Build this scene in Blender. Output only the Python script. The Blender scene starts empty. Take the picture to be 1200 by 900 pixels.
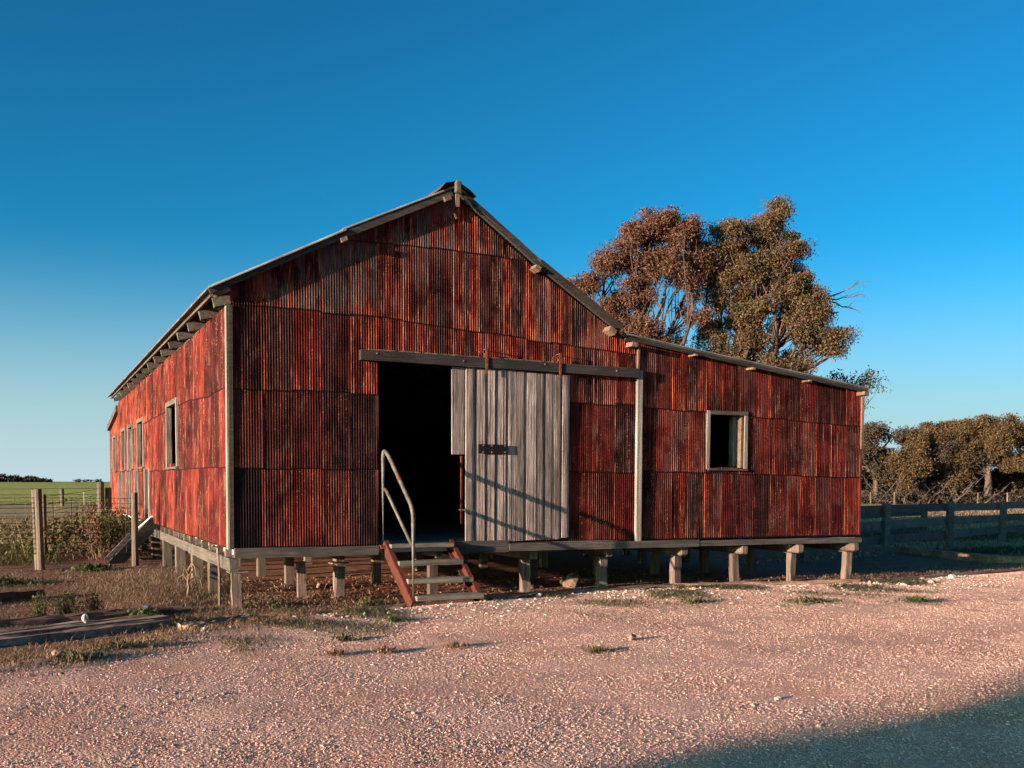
import bpy, math, random
import numpy as np
from mathutils import Vector, Matrix

rad = math.radians
scene = bpy.context.scene
col = scene.collection

# ------------------------------------------------------------------ camera
cam = bpy.data.cameras.new("camera")
cam_ob = bpy.data.objects.new("camera", cam)
col.objects.link(cam_ob)
CAM = (-2.145, -12.448, 0.774)
rows = ((0.9064545, 0.0173347, -0.4219476, CAM[0]),
        (-0.4222680, 0.0501541, -0.9050825, CAM[1]),
        (0.0054731, 0.9985911, 0.0527823, CAM[2]),
        (0, 0, 0, 1))
cam_ob.matrix_world = Matrix(rows)
cam.sensor_width = 36.0
cam.lens = 36.286
cam.shift_y = 0.1507
cam.clip_start = 0.1
cam.clip_end = 9000
scene.camera = cam_ob

# ------------------------------------------------------------------ light
SUN_AZ = 258.0          # compass style: 0 = +Y, 90 = +X
SUN_EL = 6.3
world = bpy.data.worlds.new("World")
scene.world = world
world.use_nodes = True
wnt = world.node_tree
bg = [n for n in wnt.nodes if n.type == 'BACKGROUND'][0]
sky = wnt.nodes.new('ShaderNodeTexSky')
sky.sky_type = 'NISHITA'
sky.sun_disc = False
sky.sun_elevation = rad(SUN_EL)
sky.sun_rotation = rad(SUN_AZ)
sky.ozone_density = 6.2
sky.dust_density = 2.0
sky.air_density = 0.7
# the same air everywhere: a little more contrast than the bare model, and pale haze low down all round the horizon
gam = wnt.nodes.new('ShaderNodeGamma'); gam.inputs[1].default_value = 1.4
wnt.links.new(sky.outputs[0], gam.inputs[0])
mul = wnt.nodes.new('ShaderNodeMix'); mul.data_type = 'RGBA'; mul.blend_type = 'MULTIPLY'; mul.inputs[0].default_value = 1.0
mul.inputs[7].default_value = (1.0, 1.36, 0.55, 1)
wnt.links.new(gam.outputs[0], mul.inputs[6])
wco = wnt.nodes.new('ShaderNodeTexCoord')
sxyz = wnt.nodes.new('ShaderNodeSeparateXYZ')
wnt.links.new(wco.outputs['Generated'], sxyz.inputs[0])
hrz = wnt.nodes.new('ShaderNodeMapRange'); hrz.interpolation_type = 'SMOOTHERSTEP'
hrz.inputs[1].default_value = -0.06; hrz.inputs[2].default_value = 0.25; hrz.inputs[3].default_value = 0.92; hrz.inputs[4].default_value = 0.0
wnt.links.new(sxyz.outputs['Z'], hrz.inputs[0])
hz_mix = wnt.nodes.new('ShaderNodeMix'); hz_mix.data_type = 'RGBA'; hz_mix.blend_type = 'LIGHTEN'
wnt.links.new(hrz.outputs[0], hz_mix.inputs[0])
wnt.links.new(mul.outputs[2], hz_mix.inputs[6])
hz_mix.inputs[7].default_value = (1.75, 2.3, 2.5, 1)
wnt.links.new(hz_mix.outputs[2], bg.inputs[0])
bg.inputs[1].default_value = 0.10

sun = bpy.data.lights.new("sun", 'SUN')
sun.energy = 5.0
sun.angle = rad(0.5)
sun.color = (1.0, 0.77, 0.60)
sun_ob = bpy.data.objects.new("sun", sun)
col.objects.link(sun_ob)
sdir = Vector((math.sin(rad(SUN_AZ)) * math.cos(rad(SUN_EL)),
               math.cos(rad(SUN_AZ)) * math.cos(rad(SUN_EL)), math.sin(rad(SUN_EL))))
sun_ob.rotation_euler = sdir.to_track_quat('Z', 'Y').to_euler()
sun_ob.location = (-20, -8, 12)

scene.view_settings.view_transform = 'Standard'
scene.view_settings.look = 'None'
scene.view_settings.exposure = 1.8
scene.view_settings.gamma = 1.0

rng = np.random.default_rng(7)
random.seed(7)


# ------------------------------------------------------------------ object helpers
def tag(o, label=None, cat=None, group=None, kind=None):
    if label: o['label'] = label
    if cat: o['category'] = cat
    if group: o['group'] = group
    if kind: o['kind'] = kind
    return o


def thing(name, loc, label, cat, group=None):
    o = bpy.data.objects.new(name, None)
    o.empty_display_size = 0.2
    col.objects.link(o)
    o.location = loc
    return tag(o, label, cat, group)


def wloc(o):
    v = Vector(o.location)
    while o.parent:
        o = o.parent
        v = v + Vector(o.location)
    return v


def link(name, me, mat=None, parent=None, loc=(0, 0, 0)):
    """link a mesh whose vertices are relative to the world point loc"""
    if mat and not me.materials:
        me.materials.append(mat)
    o = bpy.data.objects.new(name, me)
    col.objects.link(o)
    if parent:
        o.parent = parent
        o.location = Vector(loc) - wloc(parent)
    else:
        o.location = loc
    return o


def np_mesh(name, v, f, smooth=False):
    """fast mesh from arrays; f is (n,3) or (n,4)"""
    v = np.asarray(v, np.float32)
    f = np.asarray(f, np.int32)
    me = bpy.data.meshes.new(name)
    k = f.shape[1]
    me.vertices.add(len(v)); me.vertices.foreach_set('co', v.ravel())
    me.loops.add(f.size); me.loops.foreach_set('vertex_index', f.ravel())
    me.polygons.add(len(f))
    me.polygons.foreach_set('loop_start', np.arange(0, f.size, k, dtype=np.int32))
    me.polygons.foreach_set('loop_total', np.full(len(f), k, np.int32))
    me.polygons.foreach_set('use_smooth', np.full(len(f), smooth, bool))
    me.update(calc_edges=True)
    me.validate()
    return me


class MB:
    def __init__(self):
        self.v, self.f = [], []

    def add(self, vs, fs):
        o = len(self.v)
        self.v += [tuple(p) for p in vs]
        self.f += [tuple(i + o for i in q) for q in fs]
        return self

    def box(self, lo, hi, jit=0.0, rot=None, piv=None):
        (x0, y0, z0), (x1, y1, z1) = lo, hi
        vs = [Vector(p) for p in ((x0, y0, z0), (x1, y0, z0), (x1, y1, z0), (x0, y1, z0),
                                  (x0, y0, z1), (x1, y0, z1), (x1, y1, z1), (x0, y1, z1))]
        if jit:
            vs = [p + Vector((random.uniform(-jit, jit), random.uniform(-jit, jit), random.uniform(-jit, jit))) for p in vs]
        if rot is not None:
            c = Vector(piv) if piv else sum(vs, Vector()) / 8
            vs = [rot @ (p - c) + c for p in vs]
        return self.add(vs, [(3, 2, 1, 0), (4, 5, 6, 7), (0, 1, 5, 4), (1, 2, 6, 5), (2, 3, 7, 6), (3, 0, 4, 7)])

    def beam(self, a, b, w, h, up=(0, 0, 1), segs=1, wob=0.0, taper=1.0):
        """timber from a to b, section w (sideways) x h (up), optionally worn and crooked"""
        a, b = Vector(a), Vector(b)
        d = (b - a).normalized()
        s = d.cross(Vector(up)).normalized()
        u = s.cross(d).normalized()
        vs, fs = [], []
        for i in range(segs + 1):
            t = i / segs
            c = a.lerp(b, t)
            k = 1 + (taper - 1) * t
            for sx, sy in ((-1, -1), (1, -1), (1, 1), (-1, 1)):
                j = lambda: random.uniform(-wob, wob)
                vs.append(c + s * (sx * w * k / 2 + j()) + u * (sy * h * k / 2 + j()))
        for i in range(segs):
            for q in range(4):
                p, r = i * 4 + q, i * 4 + (q + 1) % 4
                fs.append((p, r, r + 4, p + 4))
        n = segs * 4
        fs += [(3, 2, 1, 0), (n, n + 1, n + 2, n + 3)]
        return self.add(vs, fs)

    def tube(self, pts, radii, n=8, cap=True, noise=0.0):
        pts = [Vector(p) for p in pts]
        if not hasattr(radii, '__len__'):
            radii = [radii] * len(pts)
        ref = Vector((0, 0, 1)) if abs((pts[-1] - pts[0]).normalized().z) < 0.9 else Vector((1, 0, 0))
        vs, fs = [], []
        for i, p in enumerate(pts):
            d = (pts[min(i + 1, len(pts) - 1)] - pts[max(i - 1, 0)]).normalized()
            s = d.cross(ref).normalized()
            u = s.cross(d).normalized()
            for k in range(n):
                a = 2 * math.pi * k / n
                r = radii[i] * (1 + random.uniform(-noise, noise))
                vs.append(p + s * (math.cos(a) * r) + u * (math.sin(a) * r))
        for i in range(len(pts) - 1):
            for k in range(n):
                p, q = i * n + k, i * n + (k + 1) % n
                fs.append((p, q, q + n, p + n))
        if cap:
            fs.append(tuple(range(n - 1, -1, -1)))
            m = (len(pts) - 1) * n
            fs.append(tuple(range(m, m + n)))
        return self.add(vs, fs)

    def mesh(self, name, loc=(0, 0, 0), smooth=False, bevel=0.0):
        me = bpy.data.meshes.new(name)
        l = Vector(loc)
        me.from_pydata([tuple(Vector(p) - l) for p in self.v], [], self.f)
        me.update()
        if smooth:
            me.polygons.foreach_set('use_smooth', [True] * len(me.polygons))
        return me

    def build(self, name, mat, parent=None, loc=None, smooth=False, bevel=0.0):
        if loc is None:
            a = np.array([tuple(p) for p in self.v])
            loc = tuple((a.min(0) + a.max(0)) / 2)
        me = self.mesh(name, loc, smooth)
        o = link(name, me, mat, parent, loc)
        if bevel:
            import bmesh
            bm = bmesh.new(); bm.from_mesh(me)
            bmesh.ops.recalc_face_normals(bm, faces=bm.faces)
            bmesh.ops.bevel(bm, geom=[e for e in bm.edges if len(e.link_faces) == 2 and e.calc_face_angle(0) > 0.7],
                            offset=bevel, segments=1, affect='EDGES')
            bm.to_mesh(me); bm.free()
        else:
            import bmesh
            bm = bmesh.new(); bm.from_mesh(me)
            bmesh.ops.recalc_face_normals(bm, faces=bm.faces)
            bm.to_mesh(me); bm.free()
        return o


# ------------------------------------------------------------------ material helpers
class NT:
    def __init__(self, name):
        self.m = bpy.data.materials.new(name)
        self.m.use_nodes = True
        self.t = self.m.node_tree
        self.bsdf = [n for n in self.t.nodes if n.type == 'BSDF_PRINCIPLED'][0]
        self.out = [n for n in self.t.nodes if n.type == 'OUTPUT_MATERIAL'][0]
        self.bsdf.inputs['Specular IOR Level'].default_value = 0.25

    def n(self, typ, ins=None, **props):
        nd = self.t.nodes.new('ShaderNode' + typ)
        for k, v in props.items():
            setattr(nd, k, v)
        for k, v in (ins or {}).items():
            s = nd.inputs[k]
            if isinstance(v, bpy.types.NodeSocket):
                self.t.links.new(v, s)
            else:
                s.default_value = v
        return nd

    def pos(self, scale=(1, 1, 1), off=None):
        g = self.n('NewGeometry').outputs['Position']
        v = self.n('VectorMath', {0: g, 1: scale}, operation='MULTIPLY').outputs[0]
        if off is not None:
            v = self.n('VectorMath', {0: v, 1: off}, operation='ADD').outputs[0]
        return v

    def noise(self, vec, scale, detail=3.0, rough=0.55, dist=0.0):
        return self.n('TexNoise', {'Vector': vec, 'Scale': scale, 'Detail': detail, 'Roughness': rough,
                                   'Distortion': dist}).outputs['Fac']

    def ramp(self, fac, stops):
        r = self.n('ValToRGB', {'Fac': fac})
        e = r.color_ramp.elements
        while len(e) < len(stops):
            e.new(0.5)
        for i, (p, c) in enumerate(stops):
            e[i].position = p
            e[i].color = tuple(c) + (1,) if len(c) == 3 else c
        return r.outputs['Color']

    def mix(self, fac, a, b, blend='MIX'):
        nd = self.n('Mix', data_type='RGBA', blend_type=blend)
        for s, v in ((nd.inputs[0], fac), (nd.inputs[6], a), (nd.inputs[7], b)):
            if isinstance(v, bpy.types.NodeSocket):
                self.t.links.new(v, s)
            else:
                s.default_value = v if not hasattr(v, '__len__') else (tuple(v) + (1,) if len(v) == 3 else v)
        return nd.outputs[2]

    def math(self, op, a, b=0.0, c=None, clamp=False):
        ins = {0: a, 1: b}
        if c is not None: ins[2] = c
        return self.n('Math', ins, operation=op, use_clamp=clamp).outputs[0]

    def smooth(self, v, lo, hi):
        return self.n('MapRange', {'Value': v, 'From Min': lo, 'From Max': hi}, interpolation_type='SMOOTHSTEP').outputs[0]

    def color(self, c):
        self.set('Base Color', c)

    def set(self, k, v):
        s = self.bsdf.inputs[k]
        if isinstance(v, bpy.types.NodeSocket):
            self.t.links.new(v, s)
        else:
            s.default_value = v

    def bump(self, h, strength=0.5, dist=0.01):
        b = self.n('Bump', {'Height': h, 'Strength': strength, 'Distance': dist})
        self.t.links.new(b.outputs[0], self.bsdf.inputs['Normal'])


AL = 0.64          # weathered timber and old paint are darker than they look in the sun


def wood_mat(name, c_dark, c_mid, c_light, axis='z', grain=1.0, rough=0.85, var=0.35, bump=0.5):
    c_dark, c_mid, c_light = [tuple(q * AL for q in c_) for c_ in (c_dark, c_mid, c_light)]
    t = NT(name)
    st = {'x': (1.2, 30, 30), 'y': (30, 1.2, 30), 'z': (30, 30, 1.2), 'n': (9, 9, 9)}[axis]
    oi = t.n('ObjectInfo')
    off = t.n('VectorMath', {0: (37.0, 11.0, 23.0), 'Scale': oi.outputs['Random']}, operation='SCALE').outputs[0]
    p = t.pos(tuple(s * grain for s in st), off)
    g1 = t.noise(p, 1.0, 4.0, 0.65)
    p2 = t.pos((2.2, 2.2, 1.1), off)
    g2 = t.noise(p2, 1.0, 3.0, 0.6)
    g3 = t.noise(t.n('VectorMath', {0: p, 1: (3.1, 3.1, 3.1)}, operation='MULTIPLY').outputs[0], 1.0, 3.0, 0.7)
    f = t.math('ADD', t.math('MULTIPLY', g1, 0.5), t.math('MULTIPLY', g2, 0.35))
    f = t.math('ADD', f, t.math('MULTIPLY', t.math('SUBTRACT', g3, 0.3), 0.45))
    c = t.ramp(f, [(0.36, c_dark), (0.53, c_mid), (0.72, c_light)])
    val = t.math('ADD', t.math('MULTIPLY', oi.outputs['Random'], var), 1.0 - var / 2)
    c = t.mix(1.0, c, t.n('CombineColor', {0: val, 1: val, 2: val}).outputs[0], 'MULTIPLY')
    t.color(c)
    t.set('Roughness', rough)
    t.bump(t.math('ADD', g1, t.math('MULTIPLY', g3, 0.5)), bump, 0.008)
    return t.m


# ---- corrugated iron: object colour R = rust amount, G = bare grey zinc, B = darkness
def iron_mat():
    t = NT('rusty_corrugated_iron')
    oi = t.n('ObjectInfo')
    oc = t.n('SeparateColor', {0: oi.outputs['Color']})
    rnd = oi.outputs['Random']
    off = t.n('VectorMath', {0: (19.0, 31.0, 7.0), 'Scale': rnd}, operation='SCALE').outputs[0]
    p1 = t.pos((1, 1, 1))
    patch = t.noise(p1, 2.3, 5.0, 0.62, 0.3)
    streak = t.noise(t.pos((14, 14, 0.75), off), 1.0, 4.0, 0.6)
    fine = t.noise(t.pos((38, 38, 5), off), 1.0, 3.0, 0.6)
    drip = t.noise(t.pos((7, 7, 0.5)), 1.0, 3.0, 0.55)
    speck = t.noise(t.pos((1, 1, 1), off), 42.0, 2.0, 0.5)
    shrnd = t.n('TexWhiteNoise', {'W': rnd}, noise_dimensions='1D').outputs['Value']
    corr = t.noise(t.pos((34, 34, 0.55), off), 1.0, 3.0, 0.65)
    # oxide paint, from plum to brick red
    a = t.math('ADD', t.math('MULTIPLY', patch, 0.40), t.math('MULTIPLY', streak, 0.30))
    a = t.math('ADD', a, t.math('MULTIPLY', corr, 0.30))
    a = t.math('ADD', a, t.math('MULTIPLY', t.math('SUBTRACT', shrnd, 0.5), 0.16))
    base = t.ramp(a, [(0.37, (0.016, 0.0040, 0.0042)), (0.46, (0.046, 0.0078, 0.0062)),
                      (0.55, (0.112, 0.0128, 0.0095)), (0.67, (0.205, 0.030, 0.0185))])
    # darker patches multiplied over the paint
    dark_patch = t.noise(t.pos((3.4, 3.4, 1.5), off), 1.0, 4.0, 0.6, 0.4)
    gk = t.math('MULTIPLY', t.smooth(t.math('ADD', t.math('MULTIPLY', dark_patch, 0.68), t.math('MULTIPLY', corr, 0.32)), 0.47, 0.60), 0.74)
    base = t.mix(gk, base, t.mix(1.0, base, (0.30, 0.24, 0.30), 'MULTIPLY'))
    lap = t.n('Attribute', attribute_name='lap').outputs['Fac']
    # rust coming through in vertical runs, most of it along the laps
    rl = t.math('ADD', t.math('MULTIPLY', streak, 0.36), t.math('MULTIPLY', fine, 0.26))
    rl = t.math('ADD', rl, t.math('MULTIPLY', corr, 0.40))
    rl = t.math('ADD', rl, t.math('MULTIPLY', oc.outputs[0], 0.17))
    rl = t.math('ADD', rl, t.math('MULTIPLY', lap, 0.13))
    rl = t.math('SUBTRACT', rl, t.math('MULTIPLY', gk, 0.10))
    rmask = t.smooth(rl, 0.60, 0.72)
    rust = t.ramp(fine, [(0.3, (0.20, 0.023, 0.014)), (0.55, (0.30, 0.052, 0.028)), (0.75, (0.40, 0.15, 0.085))])
    c = t.mix(t.math('MULTIPLY', rmask, 0.8), base, rust)
    # chalky, sun-bleached areas of the old paint
    chalk = t.noise(t.pos((5, 5, 2.4), off), 1.0, 5.0, 0.65, 0.5)
    ck = t.math('MULTIPLY', t.smooth(t.math('ADD', t.math('MULTIPLY', chalk, 0.75), t.math('MULTIPLY', fine, 0.25)), 0.53, 0.65), 0.36)
    c = t.mix(ck, c, t.mix(fine, (0.10, 0.040, 0.030), (0.25, 0.125, 0.090)))
    # thin pale highlights painted along single ridges
    ridge = t.noise(t.pos((52, 52, 0.28), off), 1.0, 2.0, 0.5)
    rdm = t.math('MULTIPLY', t.smooth(ridge, 0.61, 0.71), t.smooth(fine, 0.35, 0.6))
    c = t.mix(t.math('MULTIPLY', rdm, 0.55), c, (0.34, 0.135, 0.085))
    # pale flecks where paint has flaked
    fl = t.smooth(t.math('ADD', t.math('MULTIPLY', speck, 0.55), t.math('MULTIPLY', streak, 0.45)), 0.595, 0.67)
    c = t.mix(t.math('MULTIPLY', fl, 0.5), c, (0.34, 0.165, 0.11))
    # worn back to zinc
    gm = t.smooth(t.math('ADD', t.math('MULTIPLY', drip, 0.45), t.math('MULTIPLY', patch, 0.55)), 0.45, 0.56)
    gm = t.math('MULTIPLY', gm, oc.outputs[1], clamp=True)
    zinc = t.ramp(fine, [(0.3, (0.050, 0.031, 0.027)), (0.7, (0.145, 0.108, 0.095))])
    c = t.mix(gm, c, zinc)
    # near-black tone for the darker sheets
    dk = t.mix(t.smooth(patch, 0.3, 0.7), (0.006, 0.004, 0.005), (0.026, 0.012, 0.013))
    c = t.mix(oc.outputs[2], c, dk)
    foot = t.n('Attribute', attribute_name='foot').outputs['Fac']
    c = t.mix(t.math('MULTIPLY', foot, 0.85), c, (0.012, 0.005, 0.005))  # shade of the gap under each lap, with edge grime, painted in
    t.color(c)
    t.set('Roughness', t.math('ADD', 0.62, t.math('MULTIPLY', fine, 0.3)))
    t.set('Specular IOR Level', 0.07)
    t.bump(t.math('ADD', fine, t.math('MULTIPLY', speck, 0.6)), 0.35, 0.004)
    return t.m


M = {}
M['iron'] = iron_mat()
M['grey_wood'] = wood_mat('weathered_grey_timber', (0.065, 0.044, 0.041), (0.28, 0.208, 0.192), (0.60, 0.465, 0.43), 'z', grain=1.5, var=0.5, bump=1.0)
M['grey_wood_x'] = wood_mat('weathered_grey_beam', (0.035, 0.028, 0.027), (0.10, 0.08, 0.073), (0.20, 0.165, 0.15), 'x')
M['grey_wood_y'] = wood_mat('weathered_side_beam', (0.051, 0.0382, 0.0323), (0.1275, 0.0978, 0.0808), (0.221, 0.17, 0.1445), 'y')
M['dark_wood_x'] = wood_mat('tarred_header_timber', (0.014, 0.011, 0.012), (0.038, 0.03, 0.03), (0.10, 0.08, 0.075), 'x')
M['pale_wood'] = wood_mat('pale_stump_timber', (0.055, 0.034, 0.027), (0.185, 0.122, 0.098), (0.33, 0.235, 0.195), 'z', var=0.7, bump=0.8)
M['cut_end'] = wood_mat('sawn_timber_end', (0.09, 0.05, 0.034), (0.20, 0.118, 0.08), (0.31, 0.195, 0.135), 'n')
M['white_trim'] = wood_mat('flaking_white_trim', (0.1275, 0.102, 0.0892), (0.2805, 0.2295, 0.1997), (0.4675, 0.3995, 0.357), 'z', var=0.15)
M['barge'] = wood_mat('brown_barge_timber', (0.022, 0.016, 0.0135), (0.056, 0.040, 0.033), (0.11, 0.078, 0.064), 'x', var=0.2)
M['tread'] = wood_mat('grey_tread_timber', (0.10, 0.08, 0.06), (0.22, 0.18, 0.14), (0.36, 0.30, 0.24), 'x')
M['post_wood'] = wood_mat('round_post_timber', (0.068, 0.048, 0.036), (0.16, 0.116, 0.088), (0.264, 0.2, 0.16), 'z')
M['fence_wood'] = wood_mat('fence_rail_timber', (0.07, 0.06, 0.055), (0.165, 0.14, 0.125), (0.28, 0.24, 0.215), 'x', var=0.5)
M['sleeper'] = wood_mat('old_sleeper_timber', (0.09, 0.040, 0.027), (0.37, 0.205, 0.145), (0.68, 0.47, 0.37), 'x', grain=0.8, bump=0.9)
M['red_sleeper'] = wood_mat('dark_red_log', (0.05, 0.022, 0.020), (0.14, 0.06, 0.052), (0.28, 0.16, 0.135), 'x', grain=0.8, bump=0.8)
M['bark'] = wood_mat('gum_bark', (0.045, 0.025, 0.02), (0.12, 0.07, 0.055), (0.24, 0.16, 0.13), 'z', grain=0.3)
M['dead_wood'] = wood_mat('dead_branch_wood', (0.05, 0.035, 0.03), (0.12, 0.085, 0.072), (0.21, 0.16, 0.14), 'z', grain=0.3)


def simple(name, c, rough=0.7, metal=0.0, nscale=18.0, amt=0.5, c2=None):
    c = tuple(q * AL for q in c)
    c2 = tuple(q * AL for q in c2) if c2 else None
    t = NT(name)
    f = t.noise(t.pos(), nscale, 4.0, 0.6)
    c2 = c2 or tuple(x * (1 - amt) for x in c)
    t.color(t.mix(t.smooth(f, 0.35, 0.65), c, c2))
    t.set('Roughness', rough); t.set('Metallic', metal)
    t.bump(f, 0.3, 0.004)
    return t.m


M['red_steel'] = simple('red_oxide_channel', (0.125, 0.030, 0.020), 0.6, 0.0, 9, 0.3, (0.085, 0.020, 0.016))
M['pipe'] = simple('galvanised_pipe', (0.175, 0.145, 0.125), 0.55, 0.1, 12, 0.4, (0.10, 0.07, 0.055))
M['black_iron'] = simple('black_lock_plate', (0.018, 0.012, 0.013), 0.55, 0.2)
M['bolt'] = simple('pale_bolt_heads', (0.45, 0.40, 0.36), 0.4, 0.5)
M['rust'] = simple('rusted_strap', (0.26, 0.062, 0.028), 0.8, 0.0, 30, 0.4, (0.13, 0.030, 0.018))
M['wire'] = simple('rusty_fence_wire', (0.075, 0.045, 0.035), 0.7, 0.3, 40)
M['dark_floor'] = wood_mat('worn_floor_boards', (0.28, 0.25, 0.24), (0.52, 0.48, 0.46), (0.75, 0.7, 0.67), 'y')
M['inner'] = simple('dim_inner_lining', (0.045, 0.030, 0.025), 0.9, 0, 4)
M['white_board'] = simple('white_painted_board', (0.72, 0.68, 0.66), 0.7, 0, 20, 0.2)
M['cord'] = simple('white_rag', (0.75, 0.72, 0.7), 0.8)
M['blue'] = simple('blue_scrap', (0.05, 0.22, 0.42), 0.5)


def island_mat(name, stops, rough=0.85, trans=0.0, speck=0.0, spec=0.2, sc=0.66):
    stops = [(p_, tuple(q * sc for q in c_)) for p_, c_ in stops]
    t = NT(name)
    g = t.n('NewGeometry')
    c = t.ramp(g.outputs['Random Per Island'], stops)
    if speck:
        f = t.noise(t.pos(), speck, 3, 0.6)
        c = t.mix(t.smooth(f, 0.3, 0.7), c, t.mix(1.0, c, (0.62, 0.58, 0.56), 'MULTIPLY'))
    t.color(c)
    t.set('Roughness', rough)
    t.set('Specular IOR Level', spec)
    if trans:
        tr = t.n('BsdfTranslucent', {'Color': c})
        mx = t.n('MixShader', {0: trans, 1: t.bsdf.outputs[0], 2: tr.outputs[0]})
        t.t.links.new(mx.outputs[0], t.out.inputs[0])
    return t.m


M['gum_leaf'] = island_mat('gum_leaves', [(0.0, (0.090, 0.038, 0.022)), (0.35, (0.13, 0.056, 0.025)), (0.58, (0.115, 0.072, 0.028)),
                                          (0.80, (0.070, 0.074, 0.032)), (1.0, (0.15, 0.078, 0.040))], 0.5, 0.25, spec=0.3, sc=0.9)
M['gum_leaf_red'] = island_mat('reddish_gum_leaves', [(0.0, (0.105, 0.034, 0.024)), (0.4, (0.15, 0.050, 0.028)), (0.7, (0.13, 0.064, 0.030)),
                                              (0.88, (0.080, 0.058, 0.030)), (1.0, (0.19, 0.080, 0.050))], 0.5, 0.25, spec=0.3, sc=0.9)
M['scrub_leaf'] = island_mat('scrub_leaves', [(0.0, (0.058, 0.036, 0.018)), (0.4, (0.090, 0.052, 0.023)), (0.7, (0.12, 0.058, 0.027)),
                                              (1.0, (0.075, 0.062, 0.026))], 0.6, 0.2, sc=0.9)
M['grey_scrub'] = island_mat('grey_scrub_twigs', [(0.0, (0.055, 0.035, 0.026)), (0.5, (0.085, 0.052, 0.038)), (1.0, (0.065, 0.050, 0.032))], 0.8, 0.1)
M['bramble_leaf'] = island_mat('bramble_leaves', [(0.0, (0.085, 0.085, 0.020)), (0.35, (0.12, 0.10, 0.024)), (0.6, (0.06, 0.085, 0.022)),
                                                  (0.85, (0.14, 0.085, 0.035)), (1.0, (0.20, 0.16, 0.06))], 0.6, 0.25)
M['weed_leaf'] = island_mat('weed_leaves', [(0.0, (0.065, 0.070, 0.025)), (0.5, (0.105, 0.100, 0.040)), (1.0, (0.16, 0.12, 0.060))], 0.6, 0.25)
M['lush_leaf'] = island_mat('lush_weed_leaves', [(0.0, (0.042, 0.068, 0.022)), (0.5, (0.065, 0.092, 0.030)), (1.0, (0.11, 0.115, 0.045))], 0.6, 0.25)
M['dry_blade'] = island_mat('dry_grass_blades', [(0.0, (0.13, 0.065, 0.042)), (0.4, (0.22, 0.125, 0.080)), (0.75, (0.31, 0.20, 0.13)),
                                                 (1.0, (0.40, 0.29, 0.20))], 0.8, 0.15)
M['brown_weed'] = island_mat('brown_weed_stalks', [(0.0, (0.15, 0.07, 0.04)), (0.6, (0.25, 0.14, 0.08)), (1.0, (0.33, 0.21, 0.12))], 0.8, 0.15)
M['litter'] = island_mat('dead_leaf_litter', [(0.0, (0.085, 0.030, 0.018)), (0.5, (0.19, 0.075, 0.040)), (1.0, (0.33, 0.16, 0.095))], 0.8, 0.1)
M['gravel'] = island_mat('limestone_gravel', [(0.0, (0.42, 0.225, 0.18)), (0.35, (0.52, 0.30, 0.25)), (0.62, (0.57, 0.35, 0.295)),
                                              (0.78, (0.44, 0.235, 0.185)), (0.90, (0.33, 0.195, 0.16)), (0.975, (0.60, 0.42, 0.355)), (1.0, (0.72, 0.59, 0.52))], 0.9, 0, 60, sc=1.0)
M['pale_stone'] = simple('pale_limestone', (0.66, 0.56, 0.48), 0.9, 0, 22, 0.3, (0.50, 0.41, 0.35))
M['pink_stone'] = simple('pink_ironstone', (0.48, 0.25, 0.18), 0.9, 0, 22, 0.3)
M['brown_stone'] = simple('brown_fieldstone', (0.26, 0.165, 0.12), 0.9, 0, 12, 0.3)


M['roof_iron'] = simple('grey_roof_iron', (0.34, 0.30, 0.275), 0.6, 0.1, 3, 0.4, (0.20, 0.15, 0.13))
M['ridge_iron'] = simple('rusty_ridge_iron', (0.16, 0.075, 0.045), 0.8, 0.0, 6, 0.5)


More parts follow.
